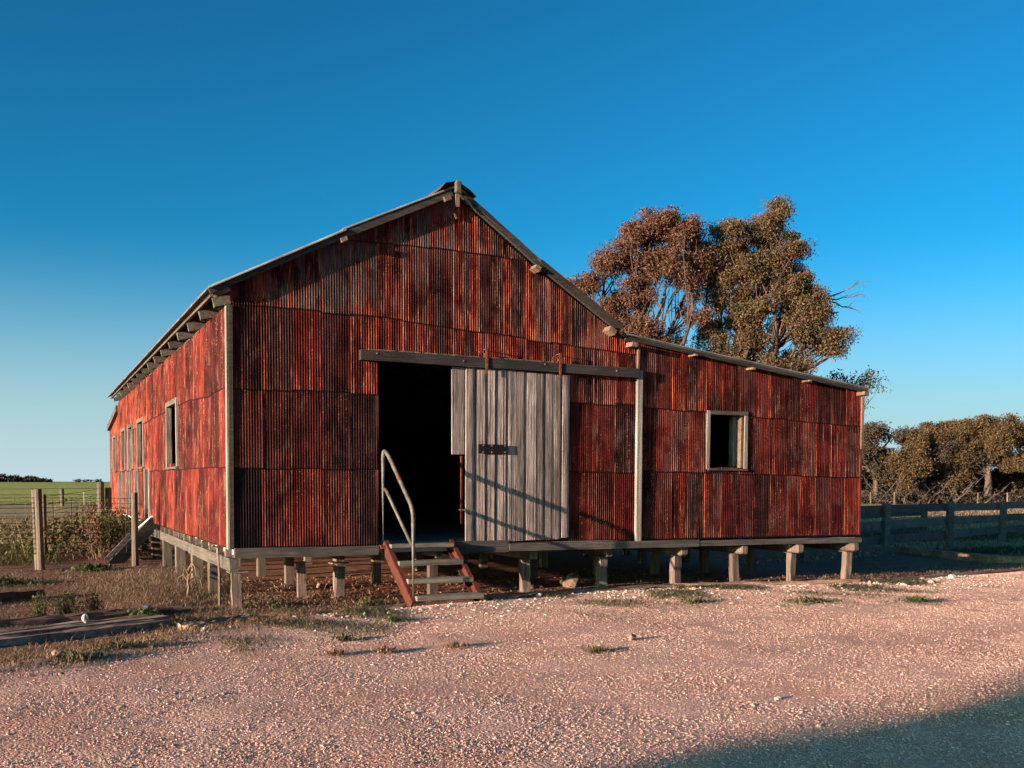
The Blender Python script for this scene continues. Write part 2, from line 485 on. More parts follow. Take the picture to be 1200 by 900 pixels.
def ground_mat():
    t = NT('ground_earth')
    at = t.n('Attribute', attribute_name='zone')
    sp = t.n('SeparateColor', {0: at.outputs['Color']})
    gsel, green, grass = sp.outputs[0], sp.outputs[1], sp.outputs[2]
    p = t.pos()
    n_big = t.noise(p, 0.9, 5.0, 0.6)
    n_mid = t.noise(p, 7.0, 5.0, 0.65)
    n_fine = t.noise(p, 70.0, 3.0, 0.7)
    vor = t.n('TexVoronoi', {'Vector': p, 'Scale': 55.0, 'Randomness': 1.0}, feature='F1')
    vor2 = t.n('TexVoronoi', {'Vector': p, 'Scale': 130.0, 'Randomness': 1.0}, feature='F1')
    cell = t.n('SeparateColor', {0: vor.outputs['Color']})
    cell2 = t.n('SeparateColor', {0: vor2.outputs['Color']})
    grit = t.ramp(cell.outputs[0], [(0.0, (0.357, 0.159, 0.118)), (0.35, (0.51, 0.253, 0.194)), (0.7, (0.612, 0.33, 0.259)), (1.0, (0.8, 0.541, 0.447))])
    grit2 = t.ramp(cell2.outputs[1], [(0.0, (0.396, 0.182, 0.135)), (0.5, (0.549, 0.282, 0.218)), (1.0, (0.702, 0.412, 0.33))])
    gravel = t.mix(0.5, grit, grit2)
    gravel = t.mix(t.smooth(n_big, 0.42, 0.68), gravel, t.mix(1.0, gravel, (0.88, 0.76, 0.71), 'MULTIPLY'))
    gravel = t.mix(t.math('MULTIPLY', t.smooth(n_mid, 0.55, 0.75), 0.5), gravel, t.mix(1.0, gravel, (0.82, 0.72, 0.68), 'MULTIPLY'))
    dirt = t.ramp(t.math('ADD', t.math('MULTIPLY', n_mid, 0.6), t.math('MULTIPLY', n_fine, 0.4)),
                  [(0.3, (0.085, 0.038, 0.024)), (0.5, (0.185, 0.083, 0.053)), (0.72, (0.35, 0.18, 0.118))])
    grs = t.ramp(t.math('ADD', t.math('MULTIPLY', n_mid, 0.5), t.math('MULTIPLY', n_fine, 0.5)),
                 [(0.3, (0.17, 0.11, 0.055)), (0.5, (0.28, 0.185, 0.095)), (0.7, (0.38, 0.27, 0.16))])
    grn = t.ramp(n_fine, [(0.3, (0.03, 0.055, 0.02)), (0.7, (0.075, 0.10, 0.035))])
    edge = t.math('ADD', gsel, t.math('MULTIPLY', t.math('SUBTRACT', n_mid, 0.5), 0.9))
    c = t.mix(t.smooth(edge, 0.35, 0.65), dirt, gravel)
    c = t.mix(t.smooth(t.math('ADD', grass, t.math('MULTIPLY', t.math('SUBTRACT', n_mid, 0.5), 0.7)), 0.35, 0.7), c, grs)
    c = t.mix(t.smooth(t.math('ADD', green, t.math('MULTIPLY', t.math('SUBTRACT', n_mid, 0.5), 1.2)), 0.4, 0.75), c, grn)
    t.color(c)
    t.set('Roughness', 0.95)
    t.set('Specular IOR Level', 0.1)
    h = t.math('SUBTRACT', t.math('MULTIPLY', n_fine, 0.6), t.math('MULTIPLY', vor.outputs['Distance'], 0.9))
    t.bump(h, 0.55, 0.010)
    return t.m


M['ground'] = ground_mat()


def field_mat():
    t = NT('green_crop')
    p = t.pos()
    n1 = t.noise(p, 0.05, 4, 0.6)
    n2 = t.noise(t.pos((1, 0.2, 1)), 1.5, 4, 0.7)
    f = t.math('ADD', t.math('MULTIPLY', n1, 0.5), t.math('MULTIPLY', n2, 0.5))
    c = t.ramp(f, [(0.32, (0.24, 0.20, 0.045)), (0.5, (0.28, 0.26, 0.06)), (0.68, (0.35, 0.30, 0.09))])
    t.color(c)
    t.set('Roughness', 0.9)
    t.set('Specular IOR Level', 0.1)
    t.bump(n2, 1.0, 0.2)
    return t.m


M['field'] = field_mat()


# ------------------------------------------------------------------ terrain
def sstep(x, a, b):
    t = np.clip((np.asarray(x, float) - a) / (b - a), 0, 1)
    return t * t * (3 - 2 * t)


def edge_y(x):
    return np.interp(x, [-9, -3.5, -1.6, -0.75, 0.3, 1.6, 3.2, 4.5, 6.3, 9.0, 11, 14, 20],
                     [-5.6, -3.9, -2.5, -1.75, -1.1, -0.95, -0.35, -0.12, -0.08, -0.5, -0.3, 0.25, 1.2])


def height(x, y):
    x = np.asarray(x, float); y = np.asarray(y, float)
    g = sstep(edge_y(x) - y, -0.35, 0.5)
    h = -0.735 + 0.06 * g
    h = h - 0.03 * sstep(-x, 0.2, 1.5) * (1 - g)
    near = np.exp(-((x - 3) ** 2 + (y + 3) ** 2) / 200.0)
    h = h + near * (0.007 * np.sin(1.3 * x + 0.6 * y) + 0.004 * np.sin(2.9 * y - 1.1 * x + 1) + 0.0018 * np.sin(5.3 * x + 3.1 * y)
                    + 0.0012 * np.sin(7.7 * y - 4.3 * x))
    h = h - near * 0.010 * (np.exp(-((y + 3.9 - 0.10 * x) / 0.30) ** 2) + np.exp(-((y + 5.7 - 0.10 * x) / 0.32) ** 2))
    return h


def hz(x, y):
    return float(height(x, y))


def axis_lines(lo, hi, step, far, k=1.28):
    a = list(np.arange(lo, hi + 1e-6, step))
    d, x = step, hi
    while x < far:
        d *= k; x += d; a.append(x)
    d, x = step, lo
    while x > -far:
        d *= k; x -= d; a.insert(0, x)
    return np.array(a)


gx = axis_lines(-6, 13, 0.08, 6000)
gy = axis_lines(-10, 9, 0.08, 6000)
X, Y = np.meshgrid(gx, gy)
Z = height(X, Y)
fine_n = np.random.default_rng(3).normal(0, 1, Z.shape)
for _ in range(2):
    fine_n = (fine_n + np.roll(fine_n, 1, 0) + np.roll(fine_n, 1, 1) + np.roll(fine_n, -1, 0) + np.roll(fine_n, -1, 1)) / 5
inner = sstep(X, -8, -6) * sstep(-X, -15, -13) * sstep(Y, -12, -10) * sstep(-Y, -11, -9)
Z = Z + fine_n * 0.006 * inner
nv, nu = X.shape
idx = np.arange(nv * nu).reshape(nv, nu)
F = np.stack([idx[:-1, :-1], idx[:-1, 1:], idx[1:, 1:], idx[1:, :-1]], -1).reshape(-1, 4)
gme = np_mesh('ground', np.stack([X, Y, Z], -1).reshape(-1, 3), F, True)
zone = np.zeros((nv, nu, 4), np.float32); zone[..., 3] = 1
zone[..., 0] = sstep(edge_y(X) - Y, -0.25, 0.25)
gr = sstep(X, 15.5, 18.5) * sstep(Y, 2.0, 5.0)
gr = np.maximum(gr, sstep(Y, 9, 16) * sstep(-X, -2, 3) * 0.75)
gr = np.maximum(gr, sstep(Y, 20, 30))
zone[..., 2] = gr
gn = np.exp(-(((X - 18.3) / 1.8) ** 2 + ((Y - 4.2) / 0.8) ** 2)) + 0.9 * np.exp(-(((X - 22) / 5) ** 2 + ((Y - 9.5) / 2.2) ** 2))
gn = gn + 0.75 * np.exp(-(((X + 2.2) / 0.7) ** 2 + ((Y - 4.6) / 1.4) ** 2)) + 0.8 * np.exp(-(((X + 1.1) / 0.4) ** 2 + ((Y - 6.9) / 0.5) ** 2))
zone[..., 1] = np.clip(gn, 0, 1)
ca = gme.color_attributes.new('zone', 'FLOAT_COLOR', 'POINT')
ca.data.foreach_set('color', zone.reshape(-1))
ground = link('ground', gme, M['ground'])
tag(ground, kind='structure')

fld = MB()
fz = -0.715
fld.add([(-3500, -60, fz), (-300, 10, fz), (-60, 46, fz), (-4, 61, fz), (4, 66, fz), (40, 120, fz), (300, 900, fz), (1500, 5500, fz), (-3500, 5500, fz)],
        [tuple(range(9))])
o = fld.build('crop_field', M['field'], loc=(0, 0, fz))
tag(o, kind='structure')

# ------------------------------------------------------------------ woolshed
SHED = thing('woolshed', (0, 0, -0.735), 'big rusty red corrugated iron woolshed raised on timber stumps with open sliding door', 'shed')
W, D = 9.65, 16.7
PITCH = 0.0322


def roof_z(x):
    """underside line of the roof at the front wall"""
    return np.interp(x, [-0.4, 1.29, 2.79, 3.99, 5.21, 5.36, 9.7], [2.94, 3.73, 4.42, 3.575, 2.84, 2.74, 2.20])


def iron_color(rust=0.5, grey=0.0, dark=0.0):
    return (rust, grey, dark, 1.0)


_cache = {}


def sheet(name, origin, udir, ndir, u0, u1, zlo, zhi, openings=(), lap=0.0, color=None, top=None, pitch=PITCH, amp=0.0075, parent=None, seed=0):
    """one corrugated sheet standing on the wall plane; zlo/zhi are functions of u; cut to openings (u0,u1,z0,z1)"""
    n = max(2, int(round((u1 - u0) / pitch * 4)))
    us = np.linspace(u0, u1, n + 1)
    r = random.Random(seed)
    skew = r.uniform(-0.003, 0.003); belly = r.uniform(-0.006, 0.008)
    vs, fs = [], []
    O, U, N = Vector(origin), Vector(udir), Vector(ndir)
    zmid_lo, zmid_hi = zlo((u0 + u1) / 2), zhi((u0 + u1) / 2)

    lapv, footv = [], []

    def pt(u, z):
        t = (z - zmid_lo) / max(0.05, zmid_hi - zmid_lo)
        k = math.sin(2 * math.pi * u / pitch) * amp
        k += lap * (1.0 - t) + skew * (u - u0) / (u1 - u0) + belly * max(0, t * (1 - t)) * 4 * 0.6
        e = min(u - u0, u1 - u)
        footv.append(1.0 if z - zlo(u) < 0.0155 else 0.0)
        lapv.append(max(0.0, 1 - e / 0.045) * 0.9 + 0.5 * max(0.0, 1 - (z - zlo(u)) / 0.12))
        return O + U * u + N * (k + 0.012) + Vector((0, 0, z))

    def strip(ua, ub, za, zb):
        # za, zb pairs at ua, ub
        nseg = max(1, int(round((max(zb) - min(za)) / 0.35)))
        o = len(vs)
        ts = [i / nseg for i in range(nseg + 1)]
        hgt = max(zb) - min(za)
        if hgt > 0.1 and abs(za[0] - zlo(ua)) < 1e-6:
            ts = [0, 0.014 / hgt, 0.017 / hgt] + ts[1:]
            nseg += 2
        for t in ts:
            vs.append(pt(ua, za[0] + (zb[0] - za[0]) * t))
            vs.append(pt(ub, za[1] + (zb[1] - za[1]) * t))
        for i in range(nseg):
            a = o + 2 * i
            fs.append((a, a + 1, a + 3, a + 2))

    for a, b in zip(us[:-1], us[1:]):
        lo = (zlo(a), zlo(b)); hi = (zhi(a), zhi(b))
        if max(hi) - min(lo) < 0.02:
            continue
        segs = [(lo, hi)]
        m = (a + b) / 2
        for (p, q, z0, z1) in openings:
            if p < m < q:
                new = []
                for s, e in segs:
                    if min(e) <= z0 or max(s) >= z1:
                        new.append((s, e)); continue
                    if max(s) < z0: new.append((s, (z0, z0)))
                    if min(e) > z1: new.append(((z1, z1), e))
                segs = new
        for s, e in segs:
            if min(e) - max(s) > 0.005:
                strip(a, b, s, e)
    if not fs:
        return None
    va = np.array([tuple(v) for v in vs])
    # weld neighbouring strips so the shading is smooth
    key = np.round(va * 20000).astype(np.int64)
    _, first, inv = np.unique(key, axis=0, return_index=True, return_inverse=True)
    inv = inv.ravel()
    loc = va.mean(0)
    me = np_mesh(name, va[first] - loc, inv[np.array(fs)], True)
    la = me.attributes.new('lap', 'FLOAT', 'POINT')
    la.data.foreach_set('value', np.array(lapv, np.float32)[first])
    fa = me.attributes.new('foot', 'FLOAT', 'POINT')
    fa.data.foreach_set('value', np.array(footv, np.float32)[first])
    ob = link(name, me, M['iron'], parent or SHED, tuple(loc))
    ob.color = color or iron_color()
    return ob


# front wall -----------------------------------------------------------
DOOR = (1.785, 3.15, -0.2, 2.29)
WIN = (6.80, 7.42, 1.03, 1.80)
seedc = 0


def front_sheet(u0, u1, zlo, zhi, lap, color):
    global seedc
    seedc += 1
    return sheet('corrugated_sheet', (0, 0, 0), (1, 0, 0), (0, -1, 0), u0, u1, zlo, zhi, (DOOR, WIN), lap, color, seed=seedc)


C = lambda v: (lambda u: v)
row2 = lambda u: np.interp(u, [0, 1.7, 5.45], [2.86, 2.84, 2.585])
row3 = lambda u: np.interp(u, [0, 2, 5.5], [3.70, 3.76, 3.69])
cols_main = list(np.linspace(0.0, 1.785, 6)) + [2.12, 2.46, 2.80, 3.15, 3.49, 3.83, 4.17, 4.50, 4.85, 5.20, 5.56]
rr = random.Random(11)
for i in range(len(cols_main) - 1):
    a, b = cols_main[i], cols_main[i + 1]
    bb = b + 0.02
    for k, (lo, hi) in enumerate(((C(-0.005), C(0.955)), (C(0.945), C(1.90)), (C(1.885), row2), (row2, row3), (row3, C(9)))):
        off = rr.uniform(-0.012, 0.012)
        lo2 = (lambda u, lo=lo, off=off: lo(u) - 0.012 + off) if k else lo
        hi2 = lambda u, hi=hi: min(hi(u), float(roof_z(u)) + 0.03)
        if k >= 2 and b > 1.79 and False:
            pass
        rust, grey, dark = rr.uniform(0.2, 0.75), rr.choice([0, 0, 0.1, 0.25]), rr.choice([0, 0, 0, 0.15, 0.3])
        m = (a + b) / 2
        if k == 0 and i == 0: dark, rust = 0.93, 0.0
        if k <= 1 and i == 4: dark, rust = 0.55, 0.1
        if k == 4: grey = rr.uniform(0.35, 0.75) if m < 3 else 0.3
        if k == 3:
            grey = np.interp(m, [0, 1.5, 2.6, 3.2, 4.3, 4.9], [0.5, 0.65, 0.35, 0.2, 0.25, 0.6])
            rust = rr.uniform(0.4, 0.9)
        if k == 2 and m > 2.0: rust = rr.uniform(0.55, 0.95)
        if k <= 1 and m > 4.2: rust = rr.uniform(0.0, 0.35)
        front_sheet(a, bb, lo2, hi2, 0.010 + rr.uniform(0, 0.004), iron_color(rust, float(grey), dark))
# lean-to front
nlt = 14
cols_lt = np.linspace(5.56, W, nlt + 1)
lt1 = lambda u: np.interp(u, [5.5, 9.7], [0.975, 0.905])
lt2 = lambda u: np.interp(u, [5.5, 9.7], [1.875, 1.71])
for i in range(nlt):
    a, b = cols_lt[i], cols_lt[i + 1]
    for k, (lo, hi) in enumerate(((C(-0.005), lt1), (lt1, lt2), (lt2, C(9)))):
        off = rr.uniform(-0.012, 0.012)
        lo2 = (lambda u, lo=lo, off=off: lo(u) - 0.012 + off) if k else lo
        hi2 = lambda u, hi=hi: min(hi(u), float(roof_z(u)) + 0.03)
        cc = iron_color(rr.uniform(0.0, 0.6), rr.choice([0, 0, 0.15, 0.3]), rr.choice([0, 0, 0.1, 0.25, 0.45]))
        if k == 1 and a > WIN[0] - 0.05 and b < WIN[1] + 0.01:      # under and over the window
            front_sheet(a, b + 0.02, lo2, C(WIN[2]), 0.009, cc)
            front_sheet(a, b + 0.02, C(WIN[3]), hi2, 0.009, cc)
            continue
        front_sheet(a, b + 0.02, lo2, hi2, 0.009 + rr.uniform(0, 0.004), cc)

# left side wall ------------------------------------------------------
LWIN = [(4.62, 5.86, 1.07, 2.04), (9.95, 11.15, 1.13, 2.04), (12.4, 13.5, 1.12, 2.04), (14.42, 15.48, 1.12, 2.04)]
LHATCH = [(8.90, 9.68, 0.06, 1.02), (11.1, 11.92, 0.06, 1.02), (13.18, 14.14, 0.06, 1.01), (15.36, 16.5, 0.06, 1.0)]
lrow1 = lambda u: np.interp(u, [0, 5, 17], [0.955, 0.975, 1.03])
lrow2 = lambda u: np.interp(u, [0, 1.5, 3, 5.2, 17], [1.92, 1.90, 1.96, 1.99, 1.93])
ltop = lambda u: 2.845 + 0.012 * math.sin(u * 1.3)
cols_l = np.linspace(0.0, D, 28)
for i in range(27):
    a, b = cols_l[i], cols_l[i + 1]
    for k, (lo, hi) in enumerate(((C(-0.01), lrow1), (lrow1, lrow2), (lrow2, ltop))):
        off = rr.uniform(-0.012, 0.012)
        lo2 = (lambda u, lo=lo, off=off: lo(u) - 0.012 + off)
        seedc += 1
        far = min(1.0, a / 12)
        sheet('corrugated_sheet', (0, 0, 0), (0, 1, 0), (-1, 0, 0), a, b + 0.03, lo2, hi, LWIN + LHATCH, 0.010 + rr.uniform(0, 0.006),
              iron_color(rr.uniform(-0.25, 0.15) + 0.75 * far, 0.0, 0.0), pitch=0.064, amp=0.011, seed=seedc)
# small skillion at the far end of the left wall
atop = lambda u: float(np.interp(u, [16.7, 20.1], [2.66, 2.30]))
for i in range(5):
    a, b = 16.75 + i * 0.67, 16.75 + (i + 1) * 0.67
    seedc += 1
    sheet('corrugated_sheet', (0.03, 0, 0), (0, 1, 0), (-1, 0, 0), a, b + 0.02, C(-0.2), atop, [(17.75, 18.75, 1.13, 2.0)], 0.006,
          iron_color(0.95, 0, 0), pitch=0.064, amp=0.011, seed=seedc)
MB().beam((-0.03, 16.72, 2.70), (-0.03, 20.2, 2.34), 0.10, 0.16).build('barge_board', M['grey_wood_y'], SHED)
MB().box((-0.02, 20.09, -0.3), (0.06, 20.17, 2.3)).build('corner_board', M['white_trim'], SHED)
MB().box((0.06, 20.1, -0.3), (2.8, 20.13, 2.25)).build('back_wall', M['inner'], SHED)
MB().add([(0, 16.7, 2.72), (0, 20.15, 2.36), (3.0, 20.15, 2.36), (3.0, 16.7, 2.72), (0, 16.7, 2.75), (0, 20.15, 2.39), (3.0, 20.15, 2.39), (3.0, 16.7, 2.75)],
         [(0, 1, 2, 3), (4, 5, 6, 7), (0, 1, 5, 4), (1, 2, 6, 5), (2, 3, 7, 6), (3, 0, 4, 7)]).build('roof', M['iron'], SHED)

# right and back walls, seen only from elsewhere
for i in range(12):
    a, b = i * D / 12, (i + 1) * D / 12
    seedc += 1
    sheet('corrugated_sheet', (W, 0, 0), (0, 1, 0), (1, 0, 0), a, b + 0.02, C(0.0), C(2.2), (), 0.006, iron_color(0.4), pitch=0.13, amp=0.012, seed=seedc)
bk = MB()
bk.add([(0.02, D - 0.05, -0.09), (W - 0.02, D - 0.05, -0.09), (W - 0.02, D - 0.05, 2.29), (5.30, D - 0.05, 2.835), (5.2, D - 0.05, 2.95), (3.95, D - 0.05, 3.72), (2.79, D - 0.05, 4.52),
        (1.34, D - 0.05, 3.83), (0.02, D - 0.05, 3.17)], [tuple(range(9))])
bk.build('back_wall', M['iron'], SHED)
MB().box((5.235, -0.02, 2.70), (5.26, 16.8, 2.945)).build('light_gap_board', M['inner'], SHED)  # added board shutting the roof gap that lets light in
MB().box((W - 0.03, 0.05, 2.1), (W - 0.01, 16.6, 2.30)).build('light_gap_plate', M['inner'], SHED)  # added strip shutting out light above the right wall
# lining added out of view to keep the inside dark
MB().box((0.045, 0.05, 0.02), (0.06, 8.8, 1.02)).build('added_lining', M['inner'], SHED)


# roof ---------------------------------------------------------------
def roof_slope(name, pts, y0, y1, pitch, amp, thick=0.012, color=None):
    """corrugated roof: pts = (x,z) down the slope, corrugations run down the slope and repeat along y"""
    n = int((y1 - y0) / pitch * 4)
    ys = np.linspace(y0, y1, n + 1)
    ny = len(ys)
    V = []
    for (x, z) in pts:
        for y in ys:
            V.append((x, y, z + amp * math.sin(2 * math.pi * y / pitch)))
    V = np.array(V)
    m = len(pts)
    idx = np.arange(m * ny).reshape(m, ny)
    F1 = np.stack([idx[:-1, :-1], idx[:-1, 1:], idx[1:, 1:], idx[1:, :-1]], -1).reshape(-1, 4)
    V2 = V - np.array([0, 0, thick])
    F2 = F1[:, ::-1] + m * ny
    # rim at the front edge and the eave
    e1 = [(idx[k, 0], idx[k + 1, 0], idx[k + 1, 0] + m * ny, idx[k, 0] + m * ny) for k in range(m - 1)]
    e2 = [(idx[-1, k], idx[-1, k + 1], idx[-1, k + 1] + m * ny, idx[-1, k] + m * ny) for k in range(ny - 1)]
    Fa = np.concatenate([F1, F2, np.array(e1), np.array(e2)])
    Va = np.concatenate([V, V2])
    loc = Va.mean(0)
    me = np_mesh(name, Va - loc, Fa, False)
    ob = link(name, me, M['roof_iron'], SHED, tuple(loc))
    ob.color = color or iron_color(0.5, 0.7, 0.0)
    return ob


Y0, Y1 = -0.155, 16.95
roof_slope('roof_sheet', [(2.80, 4.53), (1.32, 3.83)], Y0, Y1, 0.076, 0.010, color=iron_color(0.3, 1.0, 0.0))
roof_slope('roof_sheet', [(1.36, 3.835), (-0.265, 3.005)], Y0 - 0.02, Y1, 0.076, 0.010, color=iron_color(0.6, 0.9, 0.0))
roof_slope('roof_sheet', [(2.80, 4.53), (3.97, 3.72)], Y0, Y1, 0.076, 0.010, color=iron_color(0.3, 1.0, 0.0))
roof_slope('roof_sheet', [(3.93, 3.735), (5.24, 2.94)], Y0 - 0.02, Y1, 0.076, 0.010, color=iron_color(0.3, 0.9, 0.0))
roof_slope('roof_sheet', [(5.30, 2.845), (9.70, 2.295)], Y0, Y1, 0.076, 0.010, color=iron_color(0.5, 0.9, 0.0))
# barge boards under the front edge of the iron
by = -0.122
for a, b, h, m in (((2.74, 4.435), (1.29, 3.745), 0.085, 'barge'), ((1.29, 3.745), (-0.25, 2.965), 0.08, 'barge'),
                   ((2.84, 4.46), (3.98, 3.668), 0.09, 'barge'), ((3.98, 3.666), (5.22, 2.895), 0.088, 'barge'),
                   ((5.30, 2.785), (7.4, 2.525), 0.05, 'dark_wood_x'), ((7.4, 2.525), (9.68, 2.24), 0.05, 'dark_wood_x')):
    MB().beam((a[0], by, a[1]), (b[0], by, b[1]), 0.045, h, segs=3, wob=0.004).build('barge_board', M[m], SHED)
# loose upper flashing along the right hand barge
MB().beam((2.9, -0.163, 4.425), (3.96, -0.163, 3.695), 0.012, 0.05, segs=3, wob=0.004).build('barge_flashing', M['barge'], SHED)
MB().beam((3.97, -0.183, 3.695), (5.22, -0.183, 2.925), 0.012, 0.05, segs=3, wob=0.004).build('barge_flashing', M['barge'], SHED)
# ridge cap and king piece
rc = MB()
rc.add([(2.56, -0.185, 4.45), (2.63, -0.185, 4.535), (2.79, -0.185, 4.575), (2.97, -0.185, 4.48), (3.05, -0.185, 4.41),
        (2.56, 17, 4.45), (2.63, 17, 4.535), (2.79, 17, 4.575), (2.97, 17, 4.48), (3.05, 17, 4.41)],
       [(0, 1, 6, 5), (1, 2, 7, 6), (2, 3, 8, 7), (3, 4, 9, 8)])
ob = rc.build('ridge_cap', M['ridge_iron'], SHED)
MB().box((2.75, -0.24, 4.41), (2.83, -0.16, 4.565), 0.014).build('ridge_block', M['grey_wood_x'], SHED, bevel=0.012)
MB().box((2.755, -0.225, 4.24), (2.795, -0.195, 4.40), 0.006).build('ridge_hanger', M['cut_end'], SHED)
MB().beam((2.79, -0.06, 4.20), (2.83, -0.06, 4.14), 0.02, 0.02).build('ridge_peg', M['cut_end'], SHED)
# purlin ends
for (x, z, s) in ((1.33, 3.70, 0.05), (2.66, 4.35, 0.06), (3.93, 3.60, 0.055), (5.07, 2.865, 0.075), (5.42, 2.695, 0.06), (6.44, 2.61, 0.03), (7.46, 2.475, 0.03),
                  (8.51, 2.345, 0.03), (9.62, 2.20, 0.06)):
    sl = 0.45 if x < 2.7 else (-0.6 if x < 5.2 else -0.13)
    MB().box((x - s * 0.75, -0.19, z - s / 2), (x + s * 0.75, 0.35, z + s / 2), 0.004,
             Matrix.Rotation(-math.atan(sl), 3, 'Y')).build('purlin', M['cut_end'], SHED)
# rafter ends under the left eave
for k in range(16):
    y = 0.12 + k * 1.06
    MB().box((-0.17, y - 0.03, 2.82), (0.55, y + 0.03, 2.93), 0.006, Matrix.Rotation(-rad(14), 3, 'Y'), (-0.17, y, 2.87)).build('rafter', M['grey_wood_y'], SHED)
MB().box((-0.19, 0.2, 2.955), (-0.15, 16.8, 2.985), 0.004).build('eave_batten', M['grey_wood_y'], SHED)
MB().box((0.06, 0.05, 2.70), (0.14, 16.66, 3.20)).build('light_gap_plate', M['grey_wood_y'], SHED)  # raised to the roof to block light through the eave gap
# split end of the front rafter
MB().beam((-0.20, -0.06, 2.93), (-0.02, -0.10, 3.02), 0.05, 0.06, segs=2, wob=0.008).build('rafter_tip', M['cut_end'], SHED)

# trim -----------------------------------------------------------------
MB().box((-0.052, -0.042, -0.02), (-0.024, 0.05, 2.83), 0.003).build('corner_board', M['white_trim'], SHED, bevel=0.004)
MB().box((-0.022, -0.047, -0.015), (0.022, -0.026, 2.84), 0.003).build('corner_board', M['barge'], SHED)  # corner board's shaded front face, its shade put in as darker timber
MB().box((5.54, -0.082, -0.06), (5.625, -0.022, 2.36), 0.003).build('corner_board', M['white_trim'], SHED, bevel=0.004)
MB().box((5.555, -0.05, 2.362), (5.59, -0.02, 2.70), 0.003).build('corner_board', M['cut_end'], SHED)
MB().box((W + 0.02, -0.045, 1.35), (W + 0.062, 0.03, 2.16), 0.003).build('corner_board', M['cut_end'], SHED)
MB().box((W + 0.02, -0.03, 0.0), (W + 0.05, 0.03, 1.34), 0.003).build('corner_board', M['red_steel'], SHED)

# door header, door, hangers ------------------------------------------------
MB().beam((1.55, -0.08, 2.345), (5.525, -0.08, 2.315), 0.09, 0.125, segs=8, wob=0.003).build('door_header', M['dark_wood_x'], SHED)
MB().beam((1.66, -0.062, 2.418), (4.2, -0.062, 2.398), 0.05, 0.016, segs=30, wob=0.006).build('header_flashing', M['cut_end'], SHED)
for x, z in ((1.75, 2.37), (4.07, 2.36), (5.17, 2.33), (2.9, 2.34)):
    MB().tube([(x, -0.126, z), (x, -0.133, z)], 0.012, 8).build('bolt', M['bolt'], SHED)
DOOR_OB = link('sliding_door', MB().box((2.98, -0.055, 0.3), (4.45, -0.035, 0.42)).box((2.98, -0.055, 1.85), (4.45, -0.035, 1.97)).mesh('sliding_door', (3.7, -0.05, 1.1)),
               M['grey_wood_x'], SHED, (3.7, -0.05, 1.1))
xs = [2.955, 3.09, 3.235, 3.375, 3.53, 3.68, 3.83, 3.975, 4.11, 4.245, 4.365, 4.482]
for i in range(11):
    a, b = xs[i] + 0.007, xs[i + 1] - 0.007
    t = random.uniform(0, 0.010)
    z0 = -0.015 + random.uniform(-0.012, 0.012) + 0.06 * (b - 2.95) / 1.5
    z1 = 2.265 - 0.016 * (a - 2.95) + random.uniform(-0.01, 0.01)
    m = MB()
    # a cupped, slightly twisted plank
    n = 4
    for k in range(n):
        ya, yb = -0.068 - t + random.uniform(-0.002, 0.002), -0.068 - t + random.uniform(-0.002, 0.002)
        u0, u1 = a + (b - a) * k / n, a + (b - a) * (k + 1) / n
        m.box((u0, ya if k in (1, 2) else ya + 0.004, z0), (u1 - (0.002 if k < n - 1 else 0), -0.045, z1))
    tw = random.choice((-0.13, -0.06, 0.02, 0.08, 0.14)) + random.uniform(-0.02, 0.02)
    bd = m.build('board', M['grey_wood'], DOOR_OB)
    bd.rotation_euler = (0, 0, tw)
MB().box((2.775, -0.052, 1.15), (2.948, -0.028, 2.265), 0.003).build('board', M['grey_wood'], DOOR_OB)
lp = MB().box((3.12, -0.106, 1.165), (3.54, -0.094, 1.285)).build('lock_plate', M['black_iron'], DOOR_OB, bevel=0.003)
for x in (3.19, 3.31, 3.50):
    for z in (1.185, 1.268):
        MB().tube([(x, -0.105, z), (x, -0.112, z)], 0.010, 8).build('bolt', M['bolt'], DOOR_OB)
for x in (3.225, 4.295):
    hg = MB().box((x - 0.015, -0.140, 2.19), (x + 0.015, -0.130, 2.50))
    hg.box((x - 0.015, -0.14, 2.502), (x + 0.015, -0.03, 2.512))
    hg.build('door_hanger', M['rust'], SHED)
    MB().tube([(x - 0.06 + 0.045 * math.cos(a), -0.10, 2.43 + 0.045 * math.sin(a)) for a in np.linspace(0, 2 * math.pi, 13)], 0.009, 6).build('hanger_wheel', M['rust'], SHED)
# red-lit jamb inside the doorway and the door post
MB().box((1.765, -0.02, -0.03), (1.80, 0.09, 2.28), 0.003).build('door_jamb', M['red_steel'], SHED)
MB().box((2.936, 0.03, 0.25), (2.96, 0.05, 1.13), 0.006).build('door_jamb', M['rust'], SHED)

# lean-to window ------------------------------------------------------------
wf = link('window_frame', MB().box((6.745, -0.045, 1.0), (6.80, -0.012, 1.85)).mesh('window_frame', (7.1, 0, 1.4)), M['white_trim'], SHED, (7.1, 0, 1.4))
MB().box((6.80, -0.047, 1.795), (7.475, -0.014, 1.85), 0.003).build('frame_head', M['grey_wood_x'], wf)
MB().box((7.42, -0.042, 1.0), (7.475, -0.012, 1.793), 0.002).build('frame_stile', M['white_trim'], wf)
MB().box((6.77, -0.06, 0.985), (7.47, 0.02, 1.015), 0.004).build('window_sill', M['grey_wood_x'], wf)
MB().box((7.385, 0.0, 1.02), (7.42, 0.11, 1.79), 0.002).build('frame_stile', M['cut_end'], wf)
MB().box((7.33, 0.12, 1.05), (7.40, 0.22, 1.79), 0.002).build('frame_stile', M['white_trim'], wf)
MB().box((6.80, 0.0, 1.02), (6.815, 0.11, 1.79), 0.002).build('frame_stile', M['grey_wood'], wf)

